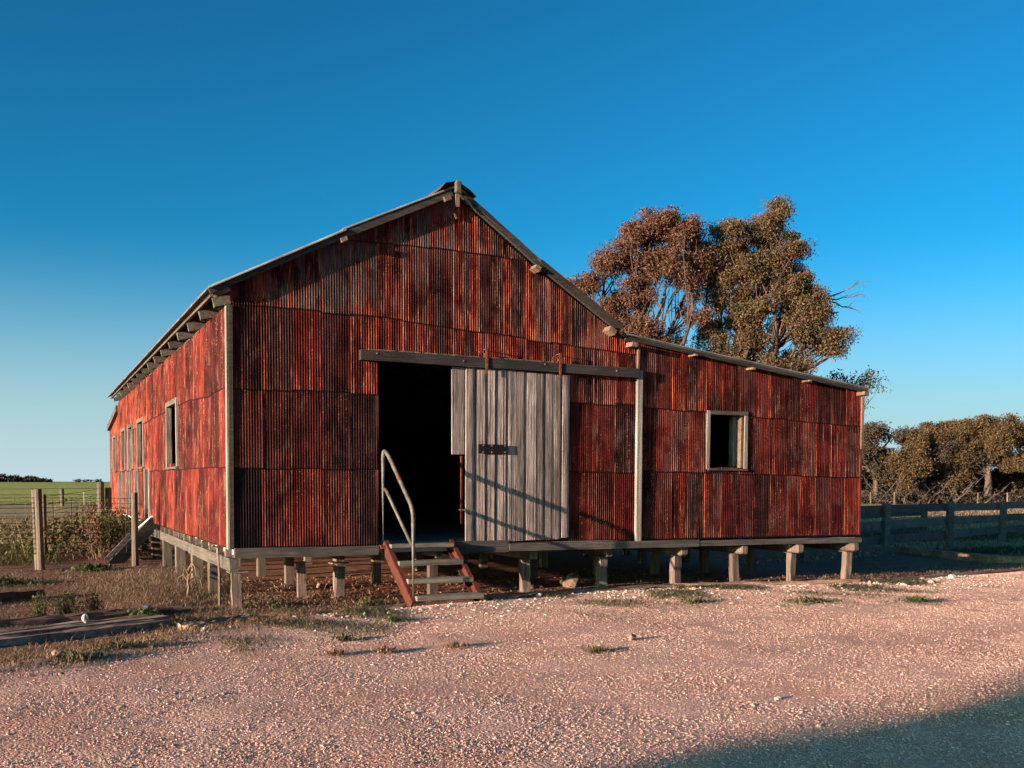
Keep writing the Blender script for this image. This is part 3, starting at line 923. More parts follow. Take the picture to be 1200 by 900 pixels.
# side windows and hatches ----------------------------------------------------
for (a, b, z0, z1) in LWIN + [(17.75, 18.75, 1.13, 2.0)]:
    xo = 0.03 if a > 17 else 0.0
    w = link('window', MB().box((xo + 0.06, a + 0.02, z0), (xo + 0.075, (a + b) / 2, z1)).mesh('window', (xo, a, z0)), M['grey_wood'], SHED, (xo, a, z0))
    MB().box((xo + 0.10, a - 0.12, z0 - 0.1), (xo + 0.115, b + 0.12, z1 + 0.1)).build('window_blackout', M['black_iron'], w)  # added dark panel that keeps sun out of the shed
    fr = 0.09
    MB().box((xo - 0.055, a - fr, z0 - 0.05), (xo + 0.03, a + 0.02, z1 + 0.06), 0.003).build('frame_stile', M['grey_wood'], w)
    MB().box((xo - 0.055, b - 0.02, z0 - 0.05), (xo + 0.03, b + fr, z1 + 0.06), 0.003).build('frame_stile', M['grey_wood'], w)
    MB().box((xo - 0.057, a + 0.022, z1 - 0.02), (xo + 0.03, b - 0.022, z1 + 0.058), 0.003).build('frame_head', M['grey_wood_y'], w)
    MB().box((xo - 0.075, a - fr - 0.03, z0 - 0.09), (xo + 0.03, b + fr + 0.03, z0 - 0.052), 0.003).build('window_sill', M['grey_wood_y'], w)
for (a, b, z0, z1) in LHATCH:
    h = link('hatch', MB().box((0.07, a, z0), (0.085, (a + b) / 2, z1)).mesh('hatch', (0, a, z0)), M['grey_wood'], SHED, (0, a, z0))
    MB().box((0.10, a - 0.12, z0 - 0.04), (0.115, b + 0.12, z1 + 0.08)).build('hatch_blackout', M['black_iron'], h)  # added dark panel stopping light through the hatch
    MB().box((-0.055, a - 0.10, z0 - 0.1), (0.03, a + 0.02, z1 + 0.02), 0.003).build('frame_stile', M['grey_wood'], h)
    MB().box((-0.055, b - 0.02, z0 - 0.1), (0.03, b + 0.08, z1 + 0.02), 0.003).build('frame_stile', M['grey_wood'], h)

# floor, bearers, stumps ---------------------------------------------------------
for i in range(44):
    a = 0.06 + i * (W - 0.1) / 44
    if a > 1.4 and a < 4.0:
        MB().box((a, 0.02, -0.035), (a + (W - 0.1) / 44 - 0.008, 6.0, random.uniform(-0.004, 0.004))).build('floor_board', M['dark_floor'], SHED)
MB().box((0.06, 0.021, -0.10), (W - 0.01, D + 0.0, -0.04)).build('floor', M['dark_floor'], SHED)
MB().beam((0.02, -0.055, -0.065), (1.78, -0.055, -0.068), 0.09, 0.115, segs=7, wob=0.005).build('floor_beam', M['grey_wood_x'], SHED)
MB().beam((3.58, -0.05, -0.063), (6.6, -0.05, -0.07), 0.09, 0.10, segs=8, wob=0.004).build('floor_beam', M['grey_wood_x'], SHED)
MB().beam((6.61, -0.05, -0.072), (9.68, -0.05, -0.08), 0.09, 0.075, segs=8, wob=0.004).build('floor_beam', M['grey_wood_x'], SHED)
MB().box((2.78, -0.085, -0.13), (3.575, -0.01, 0.03), 0.005).build('threshold_board', M['grey_wood_x'], SHED)
# side bearer with the joist ends on top
MB().beam((0.015, -0.06, -0.205), (0.015, 3.4, -0.20), 0.10, 0.15, segs=6, wob=0.007).build('side_bearer', M['grey_wood_y'], SHED)
MB().beam((0.015, 3.42, -0.195), (0.015, 8.6, -0.19), 0.10, 0.14, segs=8, wob=0.008).build('side_bearer', M['grey_wood_y'], SHED)
for y in np.arange(0.35, 8.6, 0.62):
    MB().box((-0.02, y - 0.03, -0.125), (0.5, y + 0.03, -0.03), 0.004).build('joist', M['pale_wood'], SHED)
fx = [(0.06, 0.0), (1.02, 0.75), (1.42, 0.45), (1.70, 1.5), (3.98, 0.25), (5.20, 0.30), (6.40, 0.22), (7.42, 0.14), (8.42, 0.08), (9.46, 0.02)]
for i, (x, y) in enumerate(fx):
    s = random.uniform(0.050, 0.062)
    zt = -0.29 if i == 0 else -0.255
    MB().beam((x, y, hz(x, y) - 0.15), (x + random.uniform(-0.025, 0.025), y + random.uniform(-0.02, 0.02), zt), 2 * s, 2 * s, (0, 1, 0), 5, 0.007).build('stump', M['pale_wood'], SHED).rotation_euler = (0, 0, random.uniform(-0.12, 0.12))
    if i >= 4:
        MB().beam((x + 0.03, y - 0.20, -0.185), (x + 0.03, y + 2.2, -0.185), 0.13, 0.13, segs=3, wob=0.006).build('bearer', M['pale_wood'], SHED, bevel=0.02)
        MB().box((x - 0.10, y - 0.10, -0.258), (x + 0.10, y + 0.10, -0.250)).build('stump_cap', M['pipe'], SHED)
    else:
        MB().box((x - 0.11, y - 0.11, zt), (x + 0.11, y + 0.11, zt + 0.008), 0.004).build('stump_cap', M['white_trim'], SHED)
for y in (1.75, 3.35, 5.2, 7.0, 8.9, 11, 13, 15):
    MB().beam((0.07, y, hz(0, y) - 0.15), (0.07, y, -0.265), 0.15, 0.15, (0, 1, 0), 3, 0.004).build('stump', M['post_wood'], SHED)
    MB().box((-0.02, y - 0.09, -0.272), (0.17, y + 0.09, -0.264), 0.003).build('stump_cap', M['white_trim'], SHED)
for y in (2.3, 4.3, 6.5, 9.0, 12.0, 15.0):
    for x in (1.2, 2.5, 3.9, 5.1, 6.3, 7.4, 8.4, 9.4):
        MB().box((x - 0.06, y - 0.06, hz(x, y) - 0.1), (x + 0.06, y + 0.06, -0.10), 0.004).build('stump', M['post_wood'], SHED)

# ------------------------------------------------------------------ steps with pipe rail
ST = thing('timber_steps', (2.4, -0.45, -0.675), 'three grey timber steps on red steel stringers with a bent pipe handrail', 'steps')
zb = hz(2.4, -0.8)


def channel(x, w, flip):
    top, bot = Vector((x[0], -0.03, -0.005)), Vector((x[1], -0.80, zb - 0.01))
    m = MB()
    m.beam(top, bot, 0.012, 0.155, (0, -1, 1))
    s = 1 if flip else -1
    d = (bot - top).normalized()
    sd = d.cross(Vector((0, -1, 1))).normalized()
    up = sd.cross(d).normalized()
    for k in (-1, 1):
        off = up * (0.0775 * k) + sd * (s * 0.026)
        m.beam(top + off, bot + off, 0.055, 0.010, (0, -1, 1))
    return m


channel((1.86, 1.96), 0.05, False).build('stringer', M['red_steel'], ST)
channel((2.78, 2.90), 0.05, True).build('stringer', M['red_steel'], ST)
for k, (y, z) in enumerate(((-0.13, -0.012), (-0.33, -0.215), (-0.55, -0.42), (-0.77, -0.605))):
    xo = 0.035 * k
    m = MB().beam((1.90 + xo, y, z), (2.745 + xo + 0.012 * k, y + 0.01, z), 0.20, 0.062 if k else 0.05, segs=4, wob=0.003)
    m.build('tread', M['tread'], ST, bevel=0.006)
MB().box((2.50, 0.02, hz(2.5, 0) - 0.1), (2.61, 0.13, -0.24), 0.004).build('support_post', M['pale_wood'], ST)


def bend(pts, r=0.12, n=6):
    out = [Vector(pts[0])]
    for i in range(1, len(pts) - 1):
        p, a, b = Vector(pts[i]), Vector(pts[i - 1]), Vector(pts[i + 1])
        q0 = p + (a - p).normalized() * min(r, (a - p).length * 0.45)
        q1 = p + (b - p).normalized() * min(r, (b - p).length * 0.45)
        for k in range(n + 1):
            t = k / n
            out.append(q0 * (1 - t) ** 2 + p * (2 * t * (1 - t)) + q1 * t ** 2)
    out.append(Vector(pts[-1]))
    return out


hr = MB()
hr.tube(bend([(1.845, -0.075, -0.01), (1.845, -0.075, 1.19), (1.868, -0.20, 1.13), (1.985, -0.80, 0.46), (1.985, -0.80, zb - 0.05)], 0.13, 7), 0.026, 10)
hr.tube(bend([(1.845, -0.09, 0.69), (1.852, -0.15, 0.70), (1.975, -0.78, 0.03)], 0.06, 5), 0.021, 10)
hr.build('handrail', M['pipe'], ST, smooth=True)
MB().tube([(1.917, -0.452, 0.848), (1.925, -0.495, 0.80)], 0.0285, 10).build('pipe_joint', M['rust'], ST)
MB().box((1.80, -0.12, -0.045), (1.87, -0.03, -0.005), 0.003).build('foot_bracket', M['rust'], ST)

# ------------------------------------------------------------------ loading ramp on the left
RP = thing('loading_ramp', (-0.35, 8.5, -0.75), 'sloping timber sheep ramp leaning from the left wall hatch to the ground', 'ramp')
MB().beam((0.0, 8.3, 0.02), (-0.78, 8.0, -0.80), 0.07, 0.22, (-1, 0, 1), segs=3, wob=0.006).build('side_board', M['grey_wood_x'], RP)
MB().beam((0.0, 9.25, 0.02), (-0.80, 9.1, -0.80), 0.07, 0.20, (-1, 0, 1), segs=3, wob=0.006).build('side_board', M['grey_wood_x'], RP)
for k in range(7):
    t = (k + 0.5) / 7
    x, z = -0.80 * t, -0.03 - 0.78 * t
    MB().box((x - 0.05, 8.35, z - 0.015), (x + 0.045, 9.2, z + 0.015), 0.004, Matrix.Rotation(-rad(44), 3, 'Y')).build('deck_board', M['grey_wood_y'], RP)
MB().beam((0.0, 8.55, 0.13), (-0.38, 8.5, -0.20), 0.30, 0.02, (-1, 0, 1)).build('white_board', M['white_board'], RP)


# ------------------------------------------------------------------ wire fence on the left
def wire_fence():
    root = thing('wire_fence', (-2.0, 7.2, -0.76), 'rusty mesh wire fence on round grey posts left of the red shed', 'fence')

    def rpost(x, y, z1, r, lean=0.0, m='post_wood', z0=-0.95):
        k = MB().tube([(x, y, z0), (x + lean * 0.4, y, z0 + (z1 - z0) * 0.4), (x + lean, y, z1 - 0.01), (x + lean, y, z1)], [r * 1.03, r, r * 0.97, r * 0.9], 10, noise=0.03)
        return k.build('post', M[m], root, smooth=False)
    rpost(-2.0, 7.2, 0.64, 0.062, -0.03)
    rpost(-0.46, 7.2, 0.58, 0.060, 0.0)
    rpost(-2.05, 7.33, 0.62, 0.05, -0.04)
    rpost(-1.92, 9.6, 0.52, 0.05)
    rpost(-0.52, 16.0, 0.76, 0.09)
    rpost(-0.33, 16.1, 0.62, 0.085)
    rpost(-4.6, 7.2, 0.62, 0.06)
    # mesh wire strung along the posts
    wm = MB()
    zs = [0.49 - i * 0.088 for i in range(12)]
    for i, z in enumerate(zs):
        pts = [(-7.0, 7.275, z), (-4.6, 7.27, z - 0.01), (-3.3, 7.275, z - 0.02 + random.uniform(-.01, .01)), (-2.05, 7.27, z),
               (-1.2, 7.275, z - 0.015 + random.uniform(-.012, .012)), (-0.42, 7.27, z - 0.02)]
        wm.tube(pts, 0.0042, 4, False)
    for x in np.arange(-6.9, -0.45, 0.30):
        wm.tube([(x, 7.275, 0.49), (x + random.uniform(-.02, .02), 7.28, -0.1), (x, 7.275, -0.50)], 0.0035, 4, False)
    w = wm.build('wire_mesh', M['wire'], root)
    w['kind'] = 'stuff'
    w2 = MB()
    for z in (0.55, 0.40, 0.24, 0.06, -0.15, -0.4):
        w2.tube([(-1.95, 9.6, z - 0.08), (-1.2, 12.7, z - 0.03), (-0.5, 15.95, z + 0.05)], 0.005, 4, False)
        w2.tube([(-0.5, 15.95, z + 0.05), (-4.5, 17.2, z), (-9, 18.6, z)], 0.006, 4, False)
    w2.build('wire_strand', M['wire'], root)['kind'] = 'stuff'
    return root


wire_fence()
pf = thing('paddock_post', (-0.42, 56, -0.72), 'lone brown round post at the near edge of the green field', 'post')
MB().tube([(-0.42, 56, -0.9), (-0.42, 56, 0.30), (-0.42, 56, 0.34)], [0.11, 0.105, 0.08], 8, noise=0.04).build('post_shaft', M['post_wood'], pf)
MB().box((-0.47, 55.86, 0.14), (-0.37, 55.9, 0.17)).build('wire_staple', M['wire'], pf)
ps = thing('steel_picket', (2.0, 62, -0.72), 'thin pale picket standing in the green field near the shed wall', 'picket')
MB().box((0.95, 60.0, -0.9), (1.01, 60.06, 0.02)).build('picket_shaft', M['cord'], ps)
MB().box((0.93, 59.99, 0.02), (1.03, 60.07, 0.09)).build('picket_cap', M['cord'], ps)


# ------------------------------------------------------------------ timber fences at right
def rail_fence(name, pts, zt, rails, label, w=0.13, posth=None):
    root = thing(name, (pts[0][0], pts[0][1], -0.72), label, 'fence')
    for (x, y) in pts:
        MB().box((x - 0.075, y - 0.06, -0.95), (x + 0.075, y + 0.06, zt + random.uniform(-0.02, 0.03)), 0.006).build('post', M['fence_wood'], root)
    for i in range(len(pts) - 1):
        a, b = pts[i], pts[i + 1]
        d = (Vector((b[0], b[1], 0)) - Vector((a[0], a[1], 0))).normalized()
        nrm = Vector((-d.y, d.x, 0)) * -0.09
        nrm = Vector((d.y, -d.x, 0)) * 0.09
        for z in rails:
            j = random.uniform(-0.02, 0.02)
            MB().beam((a[0] + nrm.x * -1, a[1] - nrm.y, z + j), (b[0] - nrm.x, b[1] - nrm.y, z + random.uniform(-0.02, 0.02)), 0.04, 0.19, segs=4, wob=0.006).build('rail', M['fence_wood'], root)
    return root


rail_fence('rail_fence', [(11.55, 3.38), (15.08, 4.83), (18.62, 6.26), (22.3, 7.75), (26, 9.2)], 0.37, [0.24, -0.10, -0.43],
           'grey three rail timber fence standing behind the right end of the shed')
rail_fence('yard_fence', [(15.2, 7.6), (21.8, 10.07)], 0.10, [-0.02, -0.42],
           'low two rail yard fence behind the taller grey fence, ending at a single post')
lg = thing('fallen_post', (15.6, 3.4, -0.72), 'long squared timber lying on the dirt in front of the right fence', 'timber')
MB().beam((15.75, 5.05, -0.68), (14.95, 1.9, -0.67), 0.22, 0.17, segs=6, wob=0.012).build('timber_length', M['sleeper'], lg)
MB().beam((15.02, 1.95, -0.665), (16.6, 0.55, -0.66), 0.2, 0.15, segs=4, wob=0.012).build('timber_length', M['sleeper'], lg)


# ------------------------------------------------------------------ sleepers and edging
def log(name, a, b, w, h, label, mat='sleeper', segs=12, wob=0.022, cat='sleeper', group=None, up=0.08):
    za, zb_ = hz(*a) + h * up, hz(*b) + h * up
    root = thing(name, ((a[0] + b[0]) / 2, (a[1] + b[1]) / 2, hz((a[0] + b[0]) / 2, (a[1] + b[1]) / 2)), label, cat, group)
    m = MB()
    # split layers with cracks between them
    A, B = Vector((a[0], a[1], za)), Vector((b[0], b[1], zb_))
    d = (B - A).normalized()
    s = d.cross(Vector((0, 0, 1))).normalized()
    ws = [0.22, 0.17, 0.28, 0.12, 0.21] if w > 0.3 else [0.30, 0.42, 0.28]
    x = -w / 2
    for k, f in enumerate(ws):
        c = s * (x + w * f / 2)
        e = random.uniform(-0.022, 0.022) * (h / 0.12)
        m.beam(A + c + Vector((0, 0, e)) - d * random.uniform(0, 0.05), B + c + Vector((0, 0, e)) + d * random.uniform(0, 0.10), w * f - 0.014 * (w / 0.3), h + random.uniform(-0.015, 0.01), segs=segs, wob=wob * 0.6)
        x += w * f
    m.build('weathered_timber', M[mat], root, bevel=0.0)
    return root


log('sleeper', (-3.6, -1.98), (-0.90, -0.66), 0.74, 0.10, 'wide grey split sleeper lying at the left edge with a white stone on it')
log('sleeper', (-2.75, -0.42), (-0.58, 0.02), 0.26, 0.11, 'dark bluish sleeper behind the wide grey split one, under green weeds', mat='red_sleeper')
log('sleeper', (-3.6, 1.7), (-2.05, 2.55), 0.22, 0.17, 'short dark red timber at the far left, behind tall weeds', mat='red_sleeper')
EG = 'timbers edging the gravel'
log('edging_timber', (-0.72, -1.62), (-0.05, -1.18), 0.20, 0.11, 'short pale split end of edging timber below the corner stump', group=EG, cat='edging')
log('edging_timber', (0.05, -1.12), (1.75, -0.92), 0.13, 0.07, 'thin half buried edging timber between corner stump and steps', group=EG, cat='edging')
log('edging_timber', (3.1, -0.36), (6.15, 0.0), 0.17, 0.09, 'long rounded edging timber right of the steps, in front of the first two stumps', group=EG, cat='edging')
log('edging_timber', (6.2, -0.04), (9.2, -0.52), 0.15, 0.075, 'edging timber in front of the three right hand stumps', group=EG, cat='edging')
log('edging_timber', (9.3, -0.5), (14.6, 0.45), 0.15, 0.075, 'edging timber running past the shed to the right side', group=EG, cat='edging')
sk = thing('leaning_stick', (-0.06, 0.42, -0.75), 'thin pale stick leaning upright against the shed corner bearer', 'stick')
MB().tube([(-0.085, 0.40, -0.78), (-0.075, 0.44, -0.35), (-0.10, 0.40, -0.02), (-0.17, 0.36, 0.01)], [0.018, 0.016, 0.013, 0.01], 6, noise=0.08).build('stick_shaft', M['pale_wood'], sk)
MB().tube([(-0.06, 0.43, -0.45), (-0.04, 0.42, -0.40)], [0.01, 0.007], 5).build('stick_knot', M['pale_wood'], sk)


# ------------------------------------------------------------------ stones
def icos(sub):
    import bmesh
    bm = bmesh.new()
    bmesh.ops.create_icosphere(bm, subdivisions=sub, radius=1)
    bm.verts.index_update()
    v = np.array([tuple(x.co) for x in bm.verts]); f = np.array([[x.index for x in q.verts] for q in bm.faces])
    bm.free()
    return v, f


ico_v, ico_f = icos(1)
ico2_v, ico2_f = icos(2)


def scatter_stones(P, R, seed):
    """P (n,3) centres, R (n,) radii -> mesh of squashed angular pebbles"""
    g = np.random.default_rng(seed)
    n = len(P)
    base = ico_v[None] * (1 + g.uniform(-0.28, 0.28, (n, 12, 1)))
    sc = g.uniform(0.6, 1.25, (n, 1, 3)); sc[..., 2] *= 0.6
    v = base * sc * R[:, None, None]
    a = g.uniform(0, 2 * np.pi, n); ca_, sa_ = np.cos(a)[:, None], np.sin(a)[:, None]
    x, y = v[..., 0].copy(), v[..., 1].copy()
    v[..., 0] = x * ca_ - y * sa_; v[..., 1] = x * sa_ + y * ca_
    v = v + P[:, None, :]
    f = ico_f[None] + (np.arange(n) * 12)[:, None, None]
    return v.reshape(-1, 3), f.reshape(-1, 3)


g = np.random.default_rng(21)
N = 1500000
sx_ = g.uniform(-6, 14.5, N); sy_ = g.uniform(-9.2, 1.6, N)
# the gravel in front of the viewer, on the path side of the edging timbers
fwd = (sx_ - CAM[0]) * 0.422 + (sy_ - CAM[1]) * 0.905
side = (sx_ - CAM[0]) * 0.906 - (sy_ - CAM[1]) * 0.422
keep = (fwd > 4.2) & (np.abs(side) < fwd * 0.56 + 0.4)
gm_ = sstep(edge_y(sx_) - sy_, -0.15, 0.35)
clump = 0.5 + 0.5 * np.sin(1.3 * sx_ + 2.1 * sy_) * np.sin(2.7 * sx_ - 1.4 * sy_ + 1)
track = np.exp(-((sy_ + 3.9 - 0.10 * sx_) / 0.35) ** 2) + np.exp(-((sy_ + 5.7 - 0.10 * sx_) / 0.38) ** 2)
keep &= g.uniform(0, 1, N) < gm_ * (0.45 + 0.55 * clump) * (1 - 0.6 * track) + (1 - gm_) * 0.03
sx_, sy_ = sx_[keep], sy_[keep]
rad_ = np.clip(np.exp(g.normal(np.log(0.0036), 0.42, len(sx_))), 0.0021, 0.017)
P = np.stack([sx_, sy_, height(sx_, sy_) + rad_ * 0.15], -1)
oct_v = np.array([(1, 0, 0), (-1, 0, 0), (0, 1, 0), (0, -1, 0), (0, 0, 1), (0, 0, -1.0)])
oct_f = np.array([(0, 2, 4), (2, 1, 4), (1, 3, 4), (3, 0, 4)])      # the underside is in the ground
big = rad_ > 0.0080
v, f = scatter_stones(P[big], rad_[big], 5)
n_ = int((~big).sum())
vo = oct_v[None] * g.uniform(0.7, 1.3, (n_, 6, 1)) * np.array([1.1, 1.05, 0.75]) * rad_[~big][:, None, None] * g.uniform(0.75, 1.3, (n_, 1, 3))
a_ = g.uniform(0, 2 * np.pi, n_)[:, None]
xo, yo = vo[..., 0] * np.cos(a_) - vo[..., 1] * np.sin(a_), vo[..., 0] * np.sin(a_) + vo[..., 1] * np.cos(a_)
vo = np.stack([xo, yo, vo[..., 2]], -1) + P[~big][:, None, :]
fo = (oct_f[None] + (np.arange(n_) * 6)[:, None, None]).reshape(-1, 3) + len(v)
o = link('gravel', np_mesh('gravel', np.concatenate([v, vo.reshape(-1, 3)]), np.concatenate([f, fo]), False), M['gravel'])
tag(o, 'loose pinkish limestone gravel covering the yard in front of the shed', 'gravel', kind='stuff')
print('gravel stones', len(P), int(big.sum()))


def stone(x, y, r, mat, label, squash=0.7, z=None, group='larger stones lying about', seed=0):
    gg = np.random.default_rng(seed + 100)
    vv = ico2_v.copy()
    d1 = gg.normal(0, 1, (5, 3)); ph = gg.uniform(0, 6, 5)
    k = 1 + 0.22 * np.sin(vv @ d1.T * 2.2 + ph).sum(1) / 2 + gg.uniform(-0.06, 0.06, len(vv))
    vv = vv * k[:, None] * np.array([1, gg.uniform(0.7, 1.0), squash]) * r
    zz = hz(x, y) + r * squash * 0.45 if z is None else z
    ob = link('stone', np_mesh('stone', vv, ico2_f, False), M[mat], None, (x, y, zz))
    ob.rotation_euler = (0, 0, gg.uniform(0, 6))
    return tag(ob, label, 'stone', group)


stone(3.80, -0.55, 0.045, 'pale_stone', 'white stone in front of the first stump right of the steps', 0.8, seed=1)
stone(2.90, -4.28, 0.05, 'pink_stone', 'orange pink stone casting a shadow in the middle of the gravel', 0.75, seed=2)
stone(5.08, 0.95, 0.20, 'brown_stone', 'large brown boulder lying under the floor between two stumps', 0.62, seed=3)
stone(-1.66, -1.10, 0.036, 'pale_stone', 'upright white stone sitting on the wide grey sleeper', 1.2, z=-0.625, seed=4)
stone(1.70, -0.78, 0.045, 'pale_stone', 'white stone left of the foot of the red stringer', 0.7, seed=5)
stone(9.40, -1.25, 0.045, 'pale_stone', 'white stone on the gravel just past the last stump', 0.6, seed=6)
stone(10.05, -1.15, 0.06, 'pale_stone', 'largest white stone on the gravel right of the shed', 0.55, seed=7)
stone(8.85, -1.15, 0.045, 'pink_stone', 'pinkish stone in front of the last stump', 0.6, seed=8)
stone(11.0, -0.7, 0.09, 'pale_stone', 'pale stone beside the edging timber at far right', 0.5, seed=9)
stone(-1.95, -3.2, 0.06, 'pink_stone', 'pink stone among dry weeds in front of the wide grey sleeper', 0.6, seed=10)
stone(1.62, 2.2, 0.05, 'pink_stone', 'pinkish round stone in the shade under the floor behind the steps', 0.9, seed=11)
stone(1.75, 2.25, 0.04, 'pink_stone', 'smaller pinkish stone beside another in the shade behind the steps', 0.9, seed=12)
stone(-0.62, -2.1, 0.05, 'pale_stone', 'white stone just below the split end of the edging timber', 0.6, seed=13)
stone(4.35, 0.9, 0.10, 'brown_stone', 'flat grey brown stone under the floor left of the boulder', 0.5, seed=14)
stone(2.45, -6.9, 0.03, 'pale_stone', 'pale flat stone in the shade at the lower right', 0.5, seed=15)
# pebbles along the steps and the edging
gg = np.random.default_rng(9)
n = 170
px_ = gg.uniform(-0.8, 12, n); py_ = edge_y(px_) - np.abs(gg.normal(0.25, 0.35, n))
pr_ = np.clip(np.exp(gg.normal(np.log(0.019), 0.4, n)), 0.010, 0.04)
v, f = scatter_stones(np.stack([px_, py_, height(px_, py_) + pr_ * 0.3], -1), pr_, 8)
o = link('edge_pebbles', np_mesh('edge_pebbles', v, f, False), M['gravel'])
tag(o, 'row of coarser pale pebbles gathered along the timber edging', 'pebbles', kind='stuff')
n = 1500
px_ = gg.uniform(0.2, 12, n); py_ = edge_y(px_) - np.abs(gg.normal(0.55, 0.6, n))
pr_ = np.clip(np.exp(gg.normal(np.log(0.011), 0.4, n)), 0.006, 0.028)
v, f = scatter_stones(np.stack([px_, py_, height(px_, py_) + pr_ * 0.3], -1), pr_, 28)
o = link('verge_pebbles', np_mesh('verge_pebbles', v, f, False), M['pale_stone'])
tag(o, 'drift of small whitish pebbles on the gravel verge before the stumps', 'pebbles', kind='stuff')
n = 900
px_ = gg.uniform(10, 15.5, n); py_ = gg.uniform(1.5, 5.5, n)
pr_ = np.clip(np.exp(gg.normal(np.log(0.02), 0.4, n)), 0.01, 0.05)
kk = (py_ > 3.4 + 0.25 * (px_ - 11))
px_, py_, pr_ = px_[kk], py_[kk], pr_[kk]
v, f = scatter_stones(np.stack([px_, py_, height(px_, py_) + pr_ * 0.3], -1), pr_, 18)
o = link('fence_pebbles', np_mesh('fence_pebbles', v, f, False), M['gravel'])
tag(o, 'pale pebbles strewn in the shade at the foot of the right fence', 'pebbles', kind='stuff')


# ------------------------------------------------------------------ vegetation helpers
def leaf_quads(P, length, width, seed, hang=0.5, outward=None):
    """rhombus leaves at P; returns verts, faces"""
    g = np.random.default_rng(seed)
    n = len(P)
    d = g.normal(0, 1, (n, 3))
    if outward is not None:
        d += outward
    d[:, 2] -= hang * 1.6
    d /= np.linalg.norm(d, axis=1, keepdims=True)
    s = np.cross(d, g.normal(0, 1, (n, 3)))
    s /= np.linalg.norm(s, axis=1, keepdims=True) + 1e-9
    L = length * g.uniform(0.65, 1.35, (n, 1)); Wd = width * g.uniform(0.7, 1.3, (n, 1))
    nrm = np.cross(d, s)
    a = P; b = P + d * L * 0.45 + s * Wd * 0.5 + nrm * L * 0.06; c = P + d * L; e = P + d * L * 0.45 - s * Wd * 0.5 + nrm * L * 0.06
    v = np.stack([a, b, c, e], 1).reshape(-1, 3)
    f = np.arange(n * 4).reshape(n, 4)
    return v, f


def curve(a, b, n=7, sag=0.0, wob=0.1, rnd=random):
    a, b = Vector(a), Vector(b)
    L = (b - a).length
    o1 = Vector((rnd.uniform(-1, 1), rnd.uniform(-1, 1), rnd.uniform(-0.6, 0.6))) * L * wob
    o2 = Vector((rnd.uniform(-1, 1), rnd.uniform(-1, 1), rnd.uniform(-0.6, 0.6))) * L * wob * 0.6
    pts = []
    for i in range(n + 1):
        t = i / n
        p = a.lerp(b, t) + o1 * math.sin(math.pi * t) + o2 * math.sin(2 * math.pi * t)
        p.z -= sag * L * math.sin(math.pi * t)
        pts.append(p)
    return pts


def gum_tree(name, base, trunk_top, r0, clumps, label, leaf, leaf_len, leaf_w, per, seed, group=None, cat='tree', dead=(), sub_r=0.33, subs=None, hang=0.5, limb_r=0.09,
             forks=None, bark='bark', trunk_n=8):
    rnd = random.Random(seed)
    g = np.random.default_rng(seed)
    root = thing(name, base, label, cat, group)
    tr = MB()
    tp = curve(base, trunk_top, 8, 0, 0.05, rnd)
    tp[0].z -= 0.2
    tr.tube(tp, [r0 * (1.25 - 0.7 * i / 8) for i in range(9)], trunk_n, noise=0.06)
    P = []
    for ci, (c, r, ns) in enumerate(clumps):
        c = Vector(c)
        t = rnd.uniform(0.55, 1.0) if forks is None else forks[ci]
        st = tp[min(8, int(t * 8))]
        limb = curve(st, c, 8, 0.05, 0.10, rnd)
        lr = limb_r * (0.7 + 0.5 * min(1.0, r[0] / 1.2))
        tr.tube(limb, [lr * (1 - 0.82 * i / 8) for i in range(9)], 6)
        for k in range(ns):
            d = g.normal(0, 1, 3); d /= np.linalg.norm(d)
            q = Vector(d * (g.uniform(0.25, 1.0) ** 0.5)) * 1.0
            p = c + Vector((q.x * r[0], q.y * r[1], q.z * r[2]))
            s0 = limb[rnd.randint(4, 8)]
            tw = curve(s0, p, 5, 0.03, 0.14, rnd)
            tr.tube(tw, [lr * 0.22 * (1 - 0.8 * i / 5) + 0.004 for i in range(6)], 4, False)
            m = int(per * g.uniform(0.5, 1.4))
            sr = sub_r * g.uniform(0.7, 1.3)
            pp = np.clip(g.normal(0, 1, (m, 3)), -1.45, 1.45) * np.array([sr, sr, sr * 0.75]) * 0.62 + np.array(p)
            P.append(pp)
    trunk = tr.build('trunk', M[bark], root, loc=base, smooth=True)
    P = np.concatenate(P)
    v, f = leaf_quads(P, leaf_len, leaf_w, seed + 1, hang)
    cr = link('crown', np_mesh('crown', v - np.array(base), f), M[leaf], root, base)
    if dead:
        dd = MB()
        for pts, r in dead:
            dd.tube(pts, [r * (1 - 0.8 * i / (len(pts) - 1)) for i in range(len(pts))], 5, False)
        dd.build('dead_branch', M['dead_wood'], root)
    return root


def jag(a, b, n, amp, seed):
    rnd = random.Random(seed)
    a, b = Vector(a), Vector(b)
    return [a.lerp(b, i / n) + Vector((rnd.uniform(-amp, amp), rnd.uniform(-amp, amp), rnd.uniform(-amp, amp))) * (1 if 0 < i < n else 0) for i in range(n + 1)]


